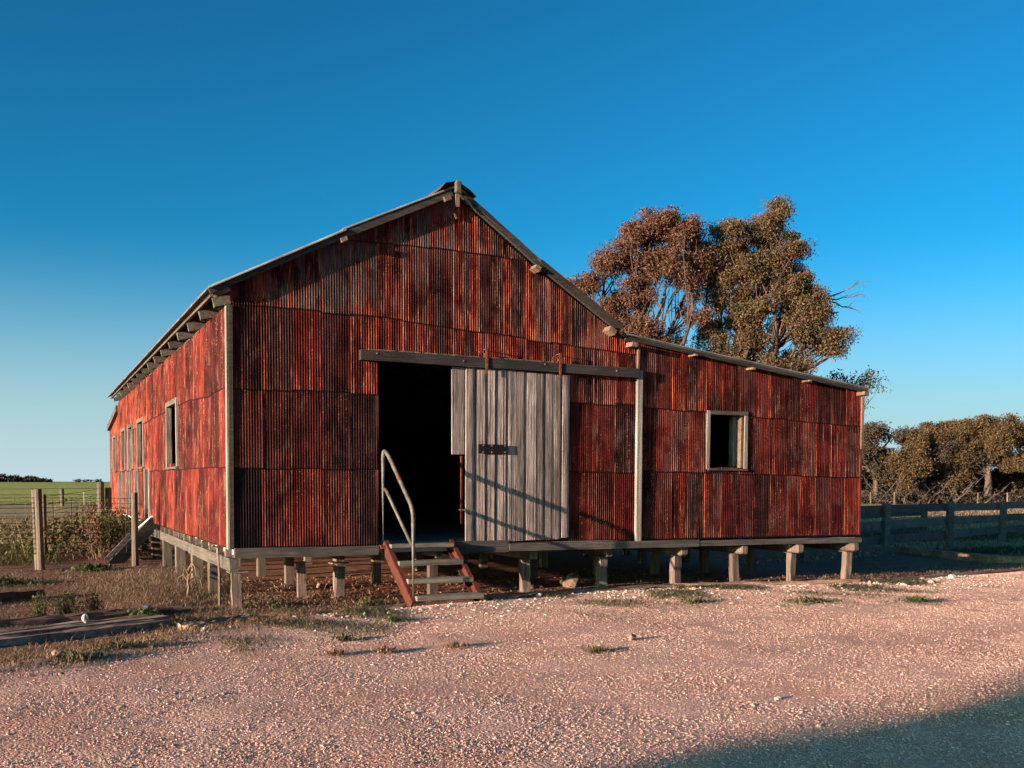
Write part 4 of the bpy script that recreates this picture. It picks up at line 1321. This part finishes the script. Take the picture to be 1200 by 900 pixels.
# the two gums behind the lean-to
GT = 'gum trees close behind the lean-to'
clA = [((13.30, 11.65, 7.75), (0.62, 0.7, 0.42), 30), ((14.0, 11.3, 7.55), (0.50, 0.6, 0.45), 22), ((12.75, 11.9, 7.35), (0.45, 0.5, 0.35), 16), ((12.25, 12.1, 6.85), (0.50, 0.5, 0.33), 16),
       ((13.6, 11.5, 6.85), (0.55, 0.7, 0.38), 16), ((12.75, 11.9, 5.95), (0.62, 0.7, 0.42), 18), ((11.65, 12.36, 6.2), (0.38, 0.45, 0.30), 11), ((12.0, 12.3, 5.45), (0.5, 0.5, 0.4), 12),
       ((14.05, 11.3, 6.35), (0.35, 0.5, 0.40), 10), ((12.9, 11.7, 4.95), (0.75, 0.6, 0.32), 16), ((13.7, 11.4, 4.7), (0.45, 0.5, 0.35), 9), ((14.3, 11.2, 5.5), (0.35, 0.5, 0.4), 9), ((14.55, 11.3, 6.95), (0.4, 0.5, 0.4), 15), ((13.0, 11.7, 6.6), (0.4, 0.5, 0.4), 12), ((13.1, 11.7, 4.3), (0.6, 0.5, 0.3), 12), ((12.5, 12.0, 5.3), (0.4, 0.4, 0.35), 9)]
gum_tree('gum_tree', (13.5, 11.7, -0.74), (13.25, 11.6, 5.2), 0.17, clA, 'reddish leaved gum tree with open crown nearest the shed gable', 'gum_leaf_red',
         0.078, 0.031, 300, 5, GT, sub_r=0.24)
clB = [((15.45, 11.1, 7.55), (0.62, 0.7, 0.5), 26), ((16.3, 10.8, 7.75), (0.42, 0.5, 0.38), 16), ((16.85, 10.6, 7.2), (0.60, 0.7, 0.5), 26), ((15.9, 11.0, 6.75), (0.75, 0.8, 0.45), 30),
       ((16.9, 10.5, 6.35), (0.65, 0.7, 0.45), 28), ((15.2, 11.3, 6.2), (0.55, 0.7, 0.5), 20), ((16.1, 10.9, 5.85), (0.65, 0.8, 0.38), 22), ((17.35, 10.3, 5.85), (0.50, 0.7, 0.55), 26),
       ((17.05, 10.35, 5.1), (0.60, 0.7, 0.38), 20), ((17.6, 10.2, 5.3), (0.45, 0.6, 0.4), 18), ((17.75, 10.0, 4.75), (0.42, 0.5, 0.30), 13), ((16.75, 10.7, 8.35), (0.20, 0.3, 0.22), 6), ((16.45, 10.7, 8.1), (0.25, 0.3, 0.18), 5),
       ((16.4, 10.6, 3.95), (0.85, 0.6, 0.30), 20), ((18.1, 9.8, 4.75), (0.30, 0.4, 0.3), 8), ((15.05, 11.3, 5.0), (0.45, 0.5, 0.40), 10), ((15.1, 11.4, 4.2), (0.4, 0.4, 0.3), 8), ((14.95, 11.35, 6.9), (0.42, 0.5, 0.5), 18), ((15.75, 10.9, 5.2), (0.45, 0.5, 0.3), 12), ((16.5, 10.8, 6.9), (0.5, 0.6, 0.4), 16), ((16.0, 10.9, 4.65), (0.5, 0.5, 0.3), 12), ((15.5, 11.2, 4.3), (0.45, 0.5, 0.3), 10), ((17.1, 10.4, 4.2), (0.5, 0.5, 0.25), 11)]
dd = []
b0 = (17.75, 10.05, 5.9)
for k, (e, mid) in enumerate((((18.95, 9.55, 6.42), None), ((18.85, 9.55, 6.02), None), ((18.75, 9.6, 5.58), None))):
    p = jag(b0, e, 6, 0.05, k)
    dd.append((p, 0.028))
    dd.append((jag(p[3], p[3] + Vector((0.42, -0.15, 0.32 - 0.2 * k)), 4, 0.03, k + 9), 0.014))
    dd.append((jag(p[4], p[4] + Vector((0.25, -0.1, 0.26)), 3, 0.03, k + 19), 0.010))
    dd.append((jag(p[5], p[5] + Vector((0.22, -0.1, -0.12)), 3, 0.03, k + 29), 0.009))
gum_tree('gum_tree', (15.9, 11.1, -0.74), (15.75, 10.95, 4.3), 0.26, clB, 'broad dense gum tree with bare dead branches on its right side', 'gum_leaf',
         0.078, 0.031, 320, 6, GT, dead=dd, sub_r=0.25, limb_r=0.10)
clC = [((19.2, 10.9, 3.75), (0.30, 0.4, 0.28), 8), ((19.9, 10.6, 3.8), (0.42, 0.4, 0.28), 11), ((19.5, 10.7, 3.2), (0.5, 0.4, 0.4), 10)]
gum_tree('gum_sapling', (19.5, 10.8, -0.74), (19.5, 10.8, 2.8), 0.07, clC, 'small thin gum sapling peeping over the right end of the shed roof', 'gum_leaf',
         0.11, 0.04, 50, 8, GT, sub_r=0.26, limb_r=0.035)

# scrub and trees beyond the right paddock
BG = 'trees beyond the right paddock'


def far_tree(x, y, h, wd, label, seed, leaf='scrub_leaf', ns=16, nc=7, low=0.35, r0=0.22, cat='tree', name='paddock_tree', bark='bark', per=120):
    rnd = random.Random(seed)
    cl = []
    for k in range(int(nc * 1.8)):
        a = rnd.uniform(0, 6.28); rr_ = wd * 0.5 * math.sqrt(rnd.uniform(0.0, 0.75))
        zz = h * rnd.uniform(low, 0.86)
        lim = 1.0 - 0.45 * max(0, (zz / h - 0.6)) / 0.3
        cl.append(((x + math.cos(a) * rr_ * lim, y + math.sin(a) * rr_ * lim * 0.7, zz - 0.74), (wd * rnd.uniform(0.10, 0.19), wd * 0.15, h * rnd.uniform(0.06, 0.12)), int(ns * 0.62)))
    cl.append(((x, y, h * 0.84 - 0.74), (wd * 0.2, wd * 0.18, h * 0.10), ns))
    return gum_tree(name, (x, y, -0.74), (x + rnd.uniform(-.4, .4), y, h * 0.55), r0, cl, label, leaf, 0.20, 0.095, int(per * 1.9), seed, BG, cat, sub_r=0.55, limb_r=0.12, hang=0.2, bark=bark, trunk_n=6)


far_tree(72.0, 50.6, 7.9, 7.6, 'tallest round paddock tree with thick pale trunk standing third rail high at right', 31, nc=11, ns=15, r0=0.32, low=0.48)
far_tree(75.8, 48.3, 7.9, 7.0, 'olive paddock tree at the right picture edge', 32, nc=8)
far_tree(67.0, 52.6, 6.7, 7.6, 'bushy olive paddock tree left of the tallest one', 33, nc=9, low=0.25)
far_tree(63.2, 54.3, 7.3, 6.6, 'greyish thin paddock tree near the shed corner', 34, leaf='grey_scrub', nc=6, ns=11, per=70)
far_tree(69.5, 51.8, 6.6, 6.0, 'low brownish tree with bare limbs between two olive trees', 35, leaf='grey_scrub', nc=6, ns=12, low=0.2, per=80)
far_tree(61.0, 57.0, 7.4, 6.0, 'darker paddock tree half hidden by the shed corner', 36, nc=7, low=0.2)
far_tree(78.5, 60.0, 8.2, 9.0, 'dark tree filling the gap behind the tallest paddock tree', 37, nc=10, low=0.12)
far_tree(74.0, 60.5, 7.2, 9.0, 'dark tree in the second row behind the bare limbed one', 38, nc=10, low=0.1)
far_tree(68.5, 62.0, 7.0, 8.5, 'dark low tree in the second row behind the bushy olive one', 39, nc=10, low=0.1)
far_tree(84.0, 55.0, 8.2, 9.0, 'dark tree in the second row beyond the right picture edge', 40, nc=9, low=0.1)
far_tree(80.5, 52.5, 4.6, 8.0, 'low dark bushy tree under the right edge tree', 41, nc=9, low=0.08)
far_tree(76.0, 55.5, 4.2, 7.0, 'low dark bush close behind the thick tree trunk', 42, nc=9, low=0.08)
far_tree(70.5, 57.5, 3.8, 7.0, 'low dark bush behind the bare limbed tree', 43, nc=9, low=0.08)
# fallen bleached limbs under those trees
fl = thing('fallen_branches', (66.5, 51.5, -0.74), 'tangle of bleached fallen branches under the paddock trees', 'branches', BG)
m = MB()
rnd = random.Random(5)
for k in range(26):
    x0, y0 = 64.0 + rnd.uniform(-2.2, 6.0), 51.9 + rnd.uniform(-1.0, 1.2)
    y0 -= (x0 - 64) * 0.42
    a = rnd.uniform(-0.9, 0.9) + (math.pi if rnd.random() < 0.5 else 0)
    L = rnd.uniform(1.2, 3.4)
    e = Vector((x0 + math.cos(a) * L, y0 + math.sin(a) * L * 0.4, -0.7 + rnd.uniform(0.3, 2.4)))
    p = jag((x0, y0, -0.7), e, 5, 0.14, k)
    m.tube(p, [0.075 * (1 - 0.75 * i / 5) for i in range(6)], 5, False)
    for q in range(3):
        i = rnd.randint(2, 5)
        m.tube(jag(p[i], p[i] + Vector((rnd.uniform(-0.9, 0.9), rnd.uniform(-0.4, 0.4), rnd.uniform(0.1, 0.8))), 3, 0.06, k * 7 + q), [0.03, 0.022, 0.014, 0.006], 4, False)
m.build('bleached_limbs', M['dead_wood'], fl)
# small fence pickets before the far trees
for k, (x, y) in enumerate(((58.5, 52.8), (60.3, 51.9), (62.1, 51.1), (69.0, 48.8), (71.5, 48.0))):
    lab = ['leftmost pale picket before the far paddock trees, next to the shed corner', 'second pale picket right of the shed corner before the far trees',
           'third pale picket before the thin greyish paddock tree', 'pale picket before the bare limbed paddock tree', 'pale picket left of the thick tree trunk'][k]
    o = MB().box((x - 0.05, y - 0.05, -0.9), (x + 0.05, y + 0.05, 0.25), 0.015).build('far_picket', M['pale_wood'])
    tag(o, lab, 'picket', 'pickets before the far trees')


# understory scrub
def leaf_mass(name, pts_fn, n, ll, lw, mat, label, cat, seed, hang=0.0, kind='stuff'):
    g = np.random.default_rng(seed)
    P = pts_fn(g, n)
    v, f = leaf_quads(P, ll, lw, seed, hang)
    o = link(name, np_mesh(name, v, f), M[mat])
    return tag(o, label, cat, kind=kind)


def scrub_pts(g, n):
    t = g.uniform(0, 1, n)
    x = 57 + t * 24 + g.normal(0, 0.8, n); y = 57.5 - (x - 57) * 0.42 + g.normal(0, 1.2, n)
    hh = 0.8 + 0.5 * np.sin(x * 1.7) * np.sin(x * 0.6 + 1)
    return np.stack([x, y, -0.74 + hh * np.abs(g.normal(0, 0.6, n))], -1)


leaf_mass('understory_scrub', scrub_pts, 9000, 0.30, 0.14, 'grey_scrub', 'low brown scrub under the far paddock trees', 'scrub', 61)


def paddock_pts(g, n):
    x = g.uniform(20, 62, n); y = 8 + (x - 20) * 0.9 + g.uniform(-7, 12, n)
    return np.stack([x, y, height(x, y)], -1)


# distant tree line on the left horizon
def treeline_pts(g, n):
    x = g.uniform(-260, 25, n)
    prof = 5.5 + 1.5 * np.sin(x * 0.11) + 1.3 * np.sin(x * 0.31 + 2) + 0.8 * np.sin(x * 0.83)
    prof = prof * sstep(-x, -22, 12) + 1.5
    y = 1640 + g.normal(0, 9, n)
    return np.stack([x, y, -0.7 + prof * np.sqrt(g.uniform(0, 1, n))], -1)


leaf_mass('distant_treeline', treeline_pts, 9000, 4.5, 2.6, 'grey_scrub', 'dark line of distant trees along the left horizon', 'tree line', 62)


def treeline2(g, n):
    x = np.concatenate([g.normal(60, 2.2, n // 3), g.normal(74, 5, n // 3), g.normal(88, 2, n - 2 * (n // 3))])
    return np.stack([x, 1612 + g.normal(0, 3, n), -0.7 + 3.6 * np.sqrt(g.uniform(0, 1, n))], -1)


leaf_mass('distant_trees', treeline2, 260, 3.0, 1.6, 'grey_scrub', 'few small far trees on the horizon beside the shed wall', 'trees', 63)

# tree behind the viewer that throws the dappled shade at lower right
clS = []
rnd = random.Random(77)
for zc in (1.7, 2.5, 3.2, 4.0):
    for xc in (-31.2, -29.6):
        clS.append(((xc, -16.0 + rnd.uniform(-0.4, 0.2), zc), (1.2, 0.75, 0.6), 22))
for k in range(26):
    clS.append(((-30 + rnd.uniform(-2.5, 2.5), -22.4 + 5.6 * rnd.random(), 2.9 + rnd.uniform(-2.6, 3.0)), (1.3, 1.15, 1.1), 20))
gum_tree('shade_tree', (-30, -17.6, -0.74), (-30, -17.4, 3.2), 0.3, clS, 'gum tree standing behind the viewer whose shade falls on the lower right gravel', 'gum_leaf',
         0.42, 0.26, 120, 78, None, sub_r=0.6)

# ------------------------------------------------------------------ bush behind the wire fence
BR = thing('bramble_bush', (-1.0, 10.5, -0.75), 'yellowish green bramble thicket behind the wire fence left of the shed', 'bush')


def bramble(g, n):
    c = np.array([(-1.85, 9.9, 0.35), (-1.35, 10.0, 0.62), (-0.9, 10.2, 0.55), (-0.5, 10.3, 0.42), (-0.15, 10.9, 0.40), (-1.1, 11.2, 0.75), (-0.6, 12, 0.7), (-0.3, 13.0, 0.55), (-2.3, 10.4, 0.25)])
    k = g.integers(0, len(c), n)
    d = g.normal(0, 1, (n, 3)); d /= np.linalg.norm(d, axis=1, keepdims=True)
    d = d * (g.uniform(0.35, 1.0, (n, 1)) ** 0.5) * np.array([0.48, 0.5, 0.36]) + g.normal(0, 0.05, (n, 3))
    P = c[k] * np.array([1, 1, 0]) + np.array([0, 0, -0.45]) + d + np.stack([0 * k, 0 * k, 0.62 * c[k, 2] * g.uniform(0, 1, n)], -1)
    P[:, 2] = np.maximum(P[:, 2], -0.72)
    return P


g = np.random.default_rng(71)
v, f = leaf_quads(bramble(g, 3400), 0.08, 0.05, 71, 0.1)
link('foliage', np_mesh('foliage', v - np.array([-1.0, 10.5, -0.75]), f), M['bramble_leaf'], BR, (-1.0, 10.5, -0.75))
m = MB()
for k in range(70):
    x, y = random.uniform(-2.4, -0.05), random.uniform(9.7, 11.5)
    m.tube(jag((x, y, -0.76), (x + random.uniform(-.4, .4), y + random.uniform(-.3, .3), random.uniform(-0.3, 0.5)), 4, 0.05, k), [0.009, 0.008, 0.006, 0.005, 0.003], 4, False)
m.build('stems', M['brown_weed'], BR)
DK = thing('dock_stalk', (-1.03, 9.4, -0.75), 'tall rusty brown seeding weed standing before the bramble thicket', 'weed')
m = MB()
for k in range(5):
    m.tube(jag((-1.03 + 0.03 * k, 9.4, -0.76), (-1.05 + 0.07 * (k - 2), 9.4, 0.30 - 0.08 * abs(k - 2)), 6, 0.02, k), [0.01, 0.009, 0.008, 0.007, 0.006, 0.004, 0.003], 4, False)
m.build('stalks', M['brown_weed'], DK)
g = np.random.default_rng(72)
P = np.stack([-1.04 + g.normal(0, 0.10, 500), 9.4 + g.normal(0, 0.08, 500), g.uniform(-0.5, 0.33, 500)], -1)
v, f = leaf_quads(P, 0.05, 0.03, 72, -0.2)
link('seed_heads', np_mesh('seed_heads', v - np.array([-1.03, 9.4, -0.75]), f), M['litter'], DK, (-1.03, 9.4, -0.75))


# ------------------------------------------------------------------ grass, litter, weeds
def blades(P, length, width, seed, lean=0.6, bend=0.5):
    """bent two-segment grass blades"""
    g = np.random.default_rng(seed)
    n = len(P)
    a = g.uniform(0, 2 * np.pi, n)
    L = (length * g.uniform(0.5, 1.4, n))[:, None]
    dh = np.stack([np.cos(a), np.sin(a), np.zeros(n)], -1)
    s = np.stack([-np.sin(a), np.cos(a), np.zeros(n)], -1) * (width * g.uniform(0.7, 1.3, n))[:, None] * 0.5
    ln = np.abs(g.normal(lean, 0.35, n))[:, None]
    up = np.array([0, 0, 1.0])
    d1 = dh * ln + up; d1 /= np.linalg.norm(d1, axis=1, keepdims=True)
    d2 = dh * (ln + bend * 1.4) + up * (1 - bend); d2 /= np.linalg.norm(d2, axis=1, keepdims=True)
    m = P + d1 * L * 0.55
    t = m + d2 * L * 0.45
    v = np.stack([P - s, P + s, m + s * 0.8, m - s * 0.8, t + s * 0.15, t - s * 0.15], 1).reshape(-1, 3)
    k = (np.arange(n) * 6)[:, None]
    f = np.concatenate([k + np.array([0, 1, 2, 3]), k + np.array([3, 2, 4, 5])])
    return v, f


def grass(name, xs, ys, length, width, mat, label, seed, lean=0.6, bend=0.5, cat='grass'):
    P = np.stack([xs, ys, height(xs, ys) - 0.005], -1)
    v, f = blades(P, length, width, seed, lean, bend)
    o = link(name, np_mesh(name, v, f), M[mat])
    return tag(o, label, cat, kind='stuff')


g = np.random.default_rng(81)
# dry tangle left of the shed
n = 26000
x = g.uniform(-4.2, 0.9, n); y = g.uniform(-1.4, 7.4, n)
k = (y > edge_y(x) + 0.25) & (g.uniform(0, 1, n) < 0.35 + 0.65 * (0.5 + 0.5 * np.sin(2.1 * x + 1.3 * y) * np.sin(1.7 * y - 0.8 * x)))
grass('dry_grass', x[k], y[k], 0.085, 0.006, 'dry_blade', 'flattened dry brown grass in the yard left of the shed', 82, 1.4, 0.7)
# pale thicker tangle near the side stumps
n = 7000
x = g.normal(-0.55, 0.38, n); y = g.normal(3.0, 1.0, n)
grass('dry_tangle', x, y, 0.17, 0.005, 'dry_blade', 'pale grey dead weed tangle beside the left stumps', 83, 1.0, 0.6)
# straw at corner
n = 3800
x = g.uniform(-0.9, 2.1, n); y = g.uniform(-0.9, 1.6, n)
k = (y > edge_y(x) + 0.1)
grass('straw', x[k], y[k], 0.10, 0.006, 'dry_blade', 'scattered straw and dry stalks around the corner stump', 84, 1.3, 0.7)
# right of the shed
n = 9000
x = g.uniform(9.2, 18, n); y = g.uniform(-0.4, 3.6, n)
k = (y > edge_y(x) + 0.12) & (y < edge_y(x) + 1.3 + 0.1 * (x - 9))
grass('dry_grass', x[k], y[k], 0.09, 0.008, 'dry_blade', 'dry orange grass strip between edging timber and right fence', 85, 1.1, 0.6)
# paddock grass beyond the fence
n = 14000
x = g.uniform(17, 60, n); y = 5 + (x - 17) * 0.62 + g.uniform(-3, 12, n)
grass('paddock_grass', x, y, 0.16, 0.03, 'dry_blade', 'pale dry grass in the paddock beyond the right fence', 86, 0.8, 0.5)
n = 2200
x = g.normal(18.3, 1.2, n); y = g.normal(4.3, 0.45, n)
grass('green_grass', x, y, 0.14, 0.012, 'lush_leaf', 'dark green grass patch in the shade before the right fence', 87, 0.6, 0.4)
n = 5000
x = g.normal(23, 3.0, n); y = g.normal(10.5, 1.2, n)
grass('green_grass', x, y, 0.16, 0.016, 'lush_leaf', 'dark green grass seen through the rails of the right fence', 88, 0.6, 0.4)
# field edge: brown strip and reeds behind the wire fence
n = 9000
x = g.uniform(-9, 0.2, n); y = g.uniform(9, 34, n)
k = x < 0.2 - 0.02 * y
grass('rank_grass', x[k], y[k], 0.20, 0.014, 'brown_weed', 'rank brownish grass between the wire fence and the green field', 89, 0.5, 0.5)
n = 4000
x = g.uniform(-7, -1.6, n); y = g.uniform(8.2, 14, n)
grass('rank_green', x, y, 0.24, 0.014, 'bramble_leaf', 'yellow green rank grass behind the wire fence at far left', 90, 0.5, 0.5)
# dead litter under the floor
n = 5200
x = g.uniform(0.0, 9.6, n); y = g.uniform(-0.2, 3.4, n)
k = (y > edge_y(x) + 0.12) & (g.uniform(0, 1, n) < np.where(x < 4.5, 1.0, 0.35))
P = np.stack([x[k], y[k], height(x[k], y[k]) + g.uniform(0.0, 0.05, k.sum())], -1)
v, f = leaf_quads(P, 0.045, 0.02, 91, 0.0)
o = link('leaf_litter', np_mesh('leaf_litter', v, f), M['litter'])
tag(o, 'red brown leaf litter and bark under the raised floor', 'litter', kind='stuff')
# thin dry weeds on the left foreground gravel edge
n = 6500
x = g.uniform(-3.6, 0.6, n); y = edge_y(x) + g.normal(-0.1, 0.5, n)
grass('dry_weeds', x, y, 0.085, 0.006, 'brown_weed', 'short reddish dry weeds along the wide grey sleeper', 92, 0.7, 0.5)
n = 30000
x = g.uniform(-0.6, 10.5, n); y = edge_y(x) - np.abs(g.normal(0.5, 0.85, n)) - 0.02
k = (np.sin(x * 3.1 + 0.7 * np.sin(y * 3)) * np.sin(x * 1.3 + y * 2.2) + g.normal(0, 0.15, n) > 0.22) & ((x > 3.0) | (x < 1.5))
grass('verge_grass', x[k], y[k], 0.075, 0.008, 'weed_leaf', 'sparse low green grass on the gravel before the stumps', 93, 1.0, 0.6)


def weed(x, y, r, h, label, mat='weed_leaf', seed=0, n=260, ll=0.045, lw=0.018, stalks=0):
    g = np.random.default_rng(seed)
    if h < 0.2: h *= 0.62; n = int(n * 0.75)
    base = (x, y, hz(x, y))
    root = thing('weed_clump', base, label, 'weed', 'weed clumps on the ground')
    a = g.uniform(0, 2 * np.pi, n); q = r * np.abs(g.normal(0, 0.52, n)) * (1 + 0.45 * np.sin(3 * a + seed) + 0.25 * np.sin(5 * a + 2 * seed))
    # tufts inside the clump
    P = np.stack([np.cos(a) * q, np.sin(a) * q * 0.8, h * g.uniform(0, 1, n) ** 1.3 * (1 - 0.6 * (q / (r * 1.4)) ** 2)], -1)
    v, f = leaf_quads(P, ll, lw, seed, -0.45)
    link('leaves', np_mesh('leaves', v, f), M[mat], root, base)['kind'] = 'stuff'
    P2 = np.stack([np.cos(a[:n // 3]) * q[:n // 3], np.sin(a[:n // 3]) * q[:n // 3] * 0.8, np.zeros(n // 3)], -1)
    v, f = blades(P2, h * 1.1 + 0.02, 0.006, seed + 3, 0.5, 0.4)
    link('stems', np_mesh('stems', v, f), M[mat], root, base)['kind'] = 'stuff'
    return root


weed(0.52, 0.02, 0.34, 0.10, 'green grassy weed clump in front of the first inner stump', 'weed_leaf', 1, 420)
weed(1.60, -0.25, 0.26, 0.10, 'green weed clump just left of the red stringer', 'weed_leaf', 2, 320)
weed(-2.09, 0.32, 0.10, 0.30, 'tall leafy weed leftmost behind the dark bluish sleeper', 'weed_leaf', 3, 160)
weed(-1.80, 0.36, 0.16, 0.30, 'tall bushy weed in the middle behind the dark bluish sleeper', 'weed_leaf', 4, 300)
weed(-1.50, 0.40, 0.13, 0.24, 'shorter leafy weed rightmost of the tall ones behind the dark bluish sleeper', 'weed_leaf', 5, 200)
weed(-1.00, -0.22, 0.30, 0.13, 'bright green leafy weed growing over the dark bluish sleeper', 'lush_leaf', 6, 460, 0.05, 0.03)
weed(-0.70, -1.05, 0.15, 0.10, 'small green weed at the broken end of the wide grey sleeper', 'weed_leaf', 7, 150)
weed(-1.83, -3.45, 0.32, 0.07, 'large low green weed mat at the left front of the gravel', 'weed_leaf', 8, 560, 0.04, 0.018)
weed(-1.45, -2.95, 0.30, 0.06, 'thin olive weed mat between the low green mat and the wide grey sleeper', 'weed_leaf', 9, 300)
weed(-2.6, -3.1, 0.30, 0.08, 'olive weed mat at the left picture edge in front of the wide grey sleeper', 'weed_leaf', 19, 320)
weed(0.47, -3.20, 0.17, 0.06, 'small green weed clump on the gravel below the left sheets', 'weed_leaf', 10, 260, 0.04, 0.016)
weed(1.28, -2.22, 0.16, 0.06, 'small dark green weed clump on the gravel left of the steps', 'lush_leaf', 11, 240, 0.04, 0.016)
weed(0.15, -3.95, 0.17, 0.05, 'flat dry brown weed patch, left one of a pair on the gravel', 'brown_weed', 12, 200, 0.04, 0.012)
weed(0.60, -3.98, 0.13, 0.06, 'round dry straw coloured tuft, right one of a pair on the gravel', 'brown_weed', 13, 260, 0.04, 0.012)
weed(1.25, -3.98, 0.13, 0.045, 'brown weed patch on the gravel in line with the steps', 'brown_weed', 14, 170, 0.04, 0.012)
weed(2.28, -4.72, 0.14, 0.045, 'dark olive weed patch beside the orange pink stone', 'weed_leaf', 15, 200, 0.04, 0.014)
weed(5.25, -1.95, 0.34, 0.05, 'low green weed patch on the gravel before the second stump', 'weed_leaf', 16, 320)
weed(6.60, -2.50, 0.50, 0.06, 'wide low green weed patch on the gravel before the third stump', 'weed_leaf', 17, 480)
weed(7.85, -2.95, 0.30, 0.07, 'bright green weed patch at the right on open gravel', 'lush_leaf', 18, 330)
weed(-1.20, 6.6, 0.35, 0.14, 'dark green leafy weed at the foot of the wire fence', 'lush_leaf', 20, 380, 0.07, 0.05)
weed(-2.5, 4.6, 0.5, 0.13, 'dark green weed patch at the left picture edge before the wire fence', 'lush_leaf', 21, 480, 0.06, 0.03)
weed(6.05, -0.45, 0.10, 0.10, 'small green weed at the foot of the third stump right of the steps', 'weed_leaf', 22, 130)
weed(9.15, 0.15, 0.12, 0.12, 'dry pale weed between the two right hand stumps', 'dry_blade', 23, 120, 0.06, 0.01)
# yellow dead seedling by the side stump
DS = thing('dead_seedling', (-0.30, 1.55, -0.76), 'yellow straw coloured dead plant with drooping leaves beside the left stumps', 'plant')
m = MB()
m.tube(jag((-0.30, 1.55, -0.78), (-0.29, 1.55, -0.36), 5, 0.008, 4), [0.02, 0.019, 0.017, 0.015, 0.012, 0.008], 6)
m.build('stalk', M['dry_blade'], DS)
m = MB()
for k in range(11):
    a = k * 2.4
    z = -0.55 + 0.018 * k
    p0 = Vector((-0.295, 1.55, z)); d = Vector((math.cos(a), math.sin(a), 0))
    m.tube([p0, p0 + d * 0.08 + Vector((0, 0, 0.09)), p0 + d * 0.15 + Vector((0, 0, 0.05)), p0 + d * 0.18 + Vector((0, 0, -0.08))], [0.009, 0.008, 0.006, 0.003], 4, False)
m.build('dry_leaves', M['dry_blade'], DS)
# scrap of blue plastic
m = MB()
m.add([(-1.0, 0.25, -0.72), (-0.90, 0.22, -0.715), (-0.86, 0.30, -0.70), (-0.95, 0.36, -0.72), (-0.93, 0.29, -0.675), (-1.02, 0.31, -0.70)],
      [(0, 1, 4), (1, 2, 4), (2, 3, 4), (3, 5, 4), (5, 0, 4), (0, 5, 3, 2, 1)])
tag(m.build('litter_scrap', M['blue']), 'small crumpled blue scrap of litter on the dirt behind the sleepers', 'litter')
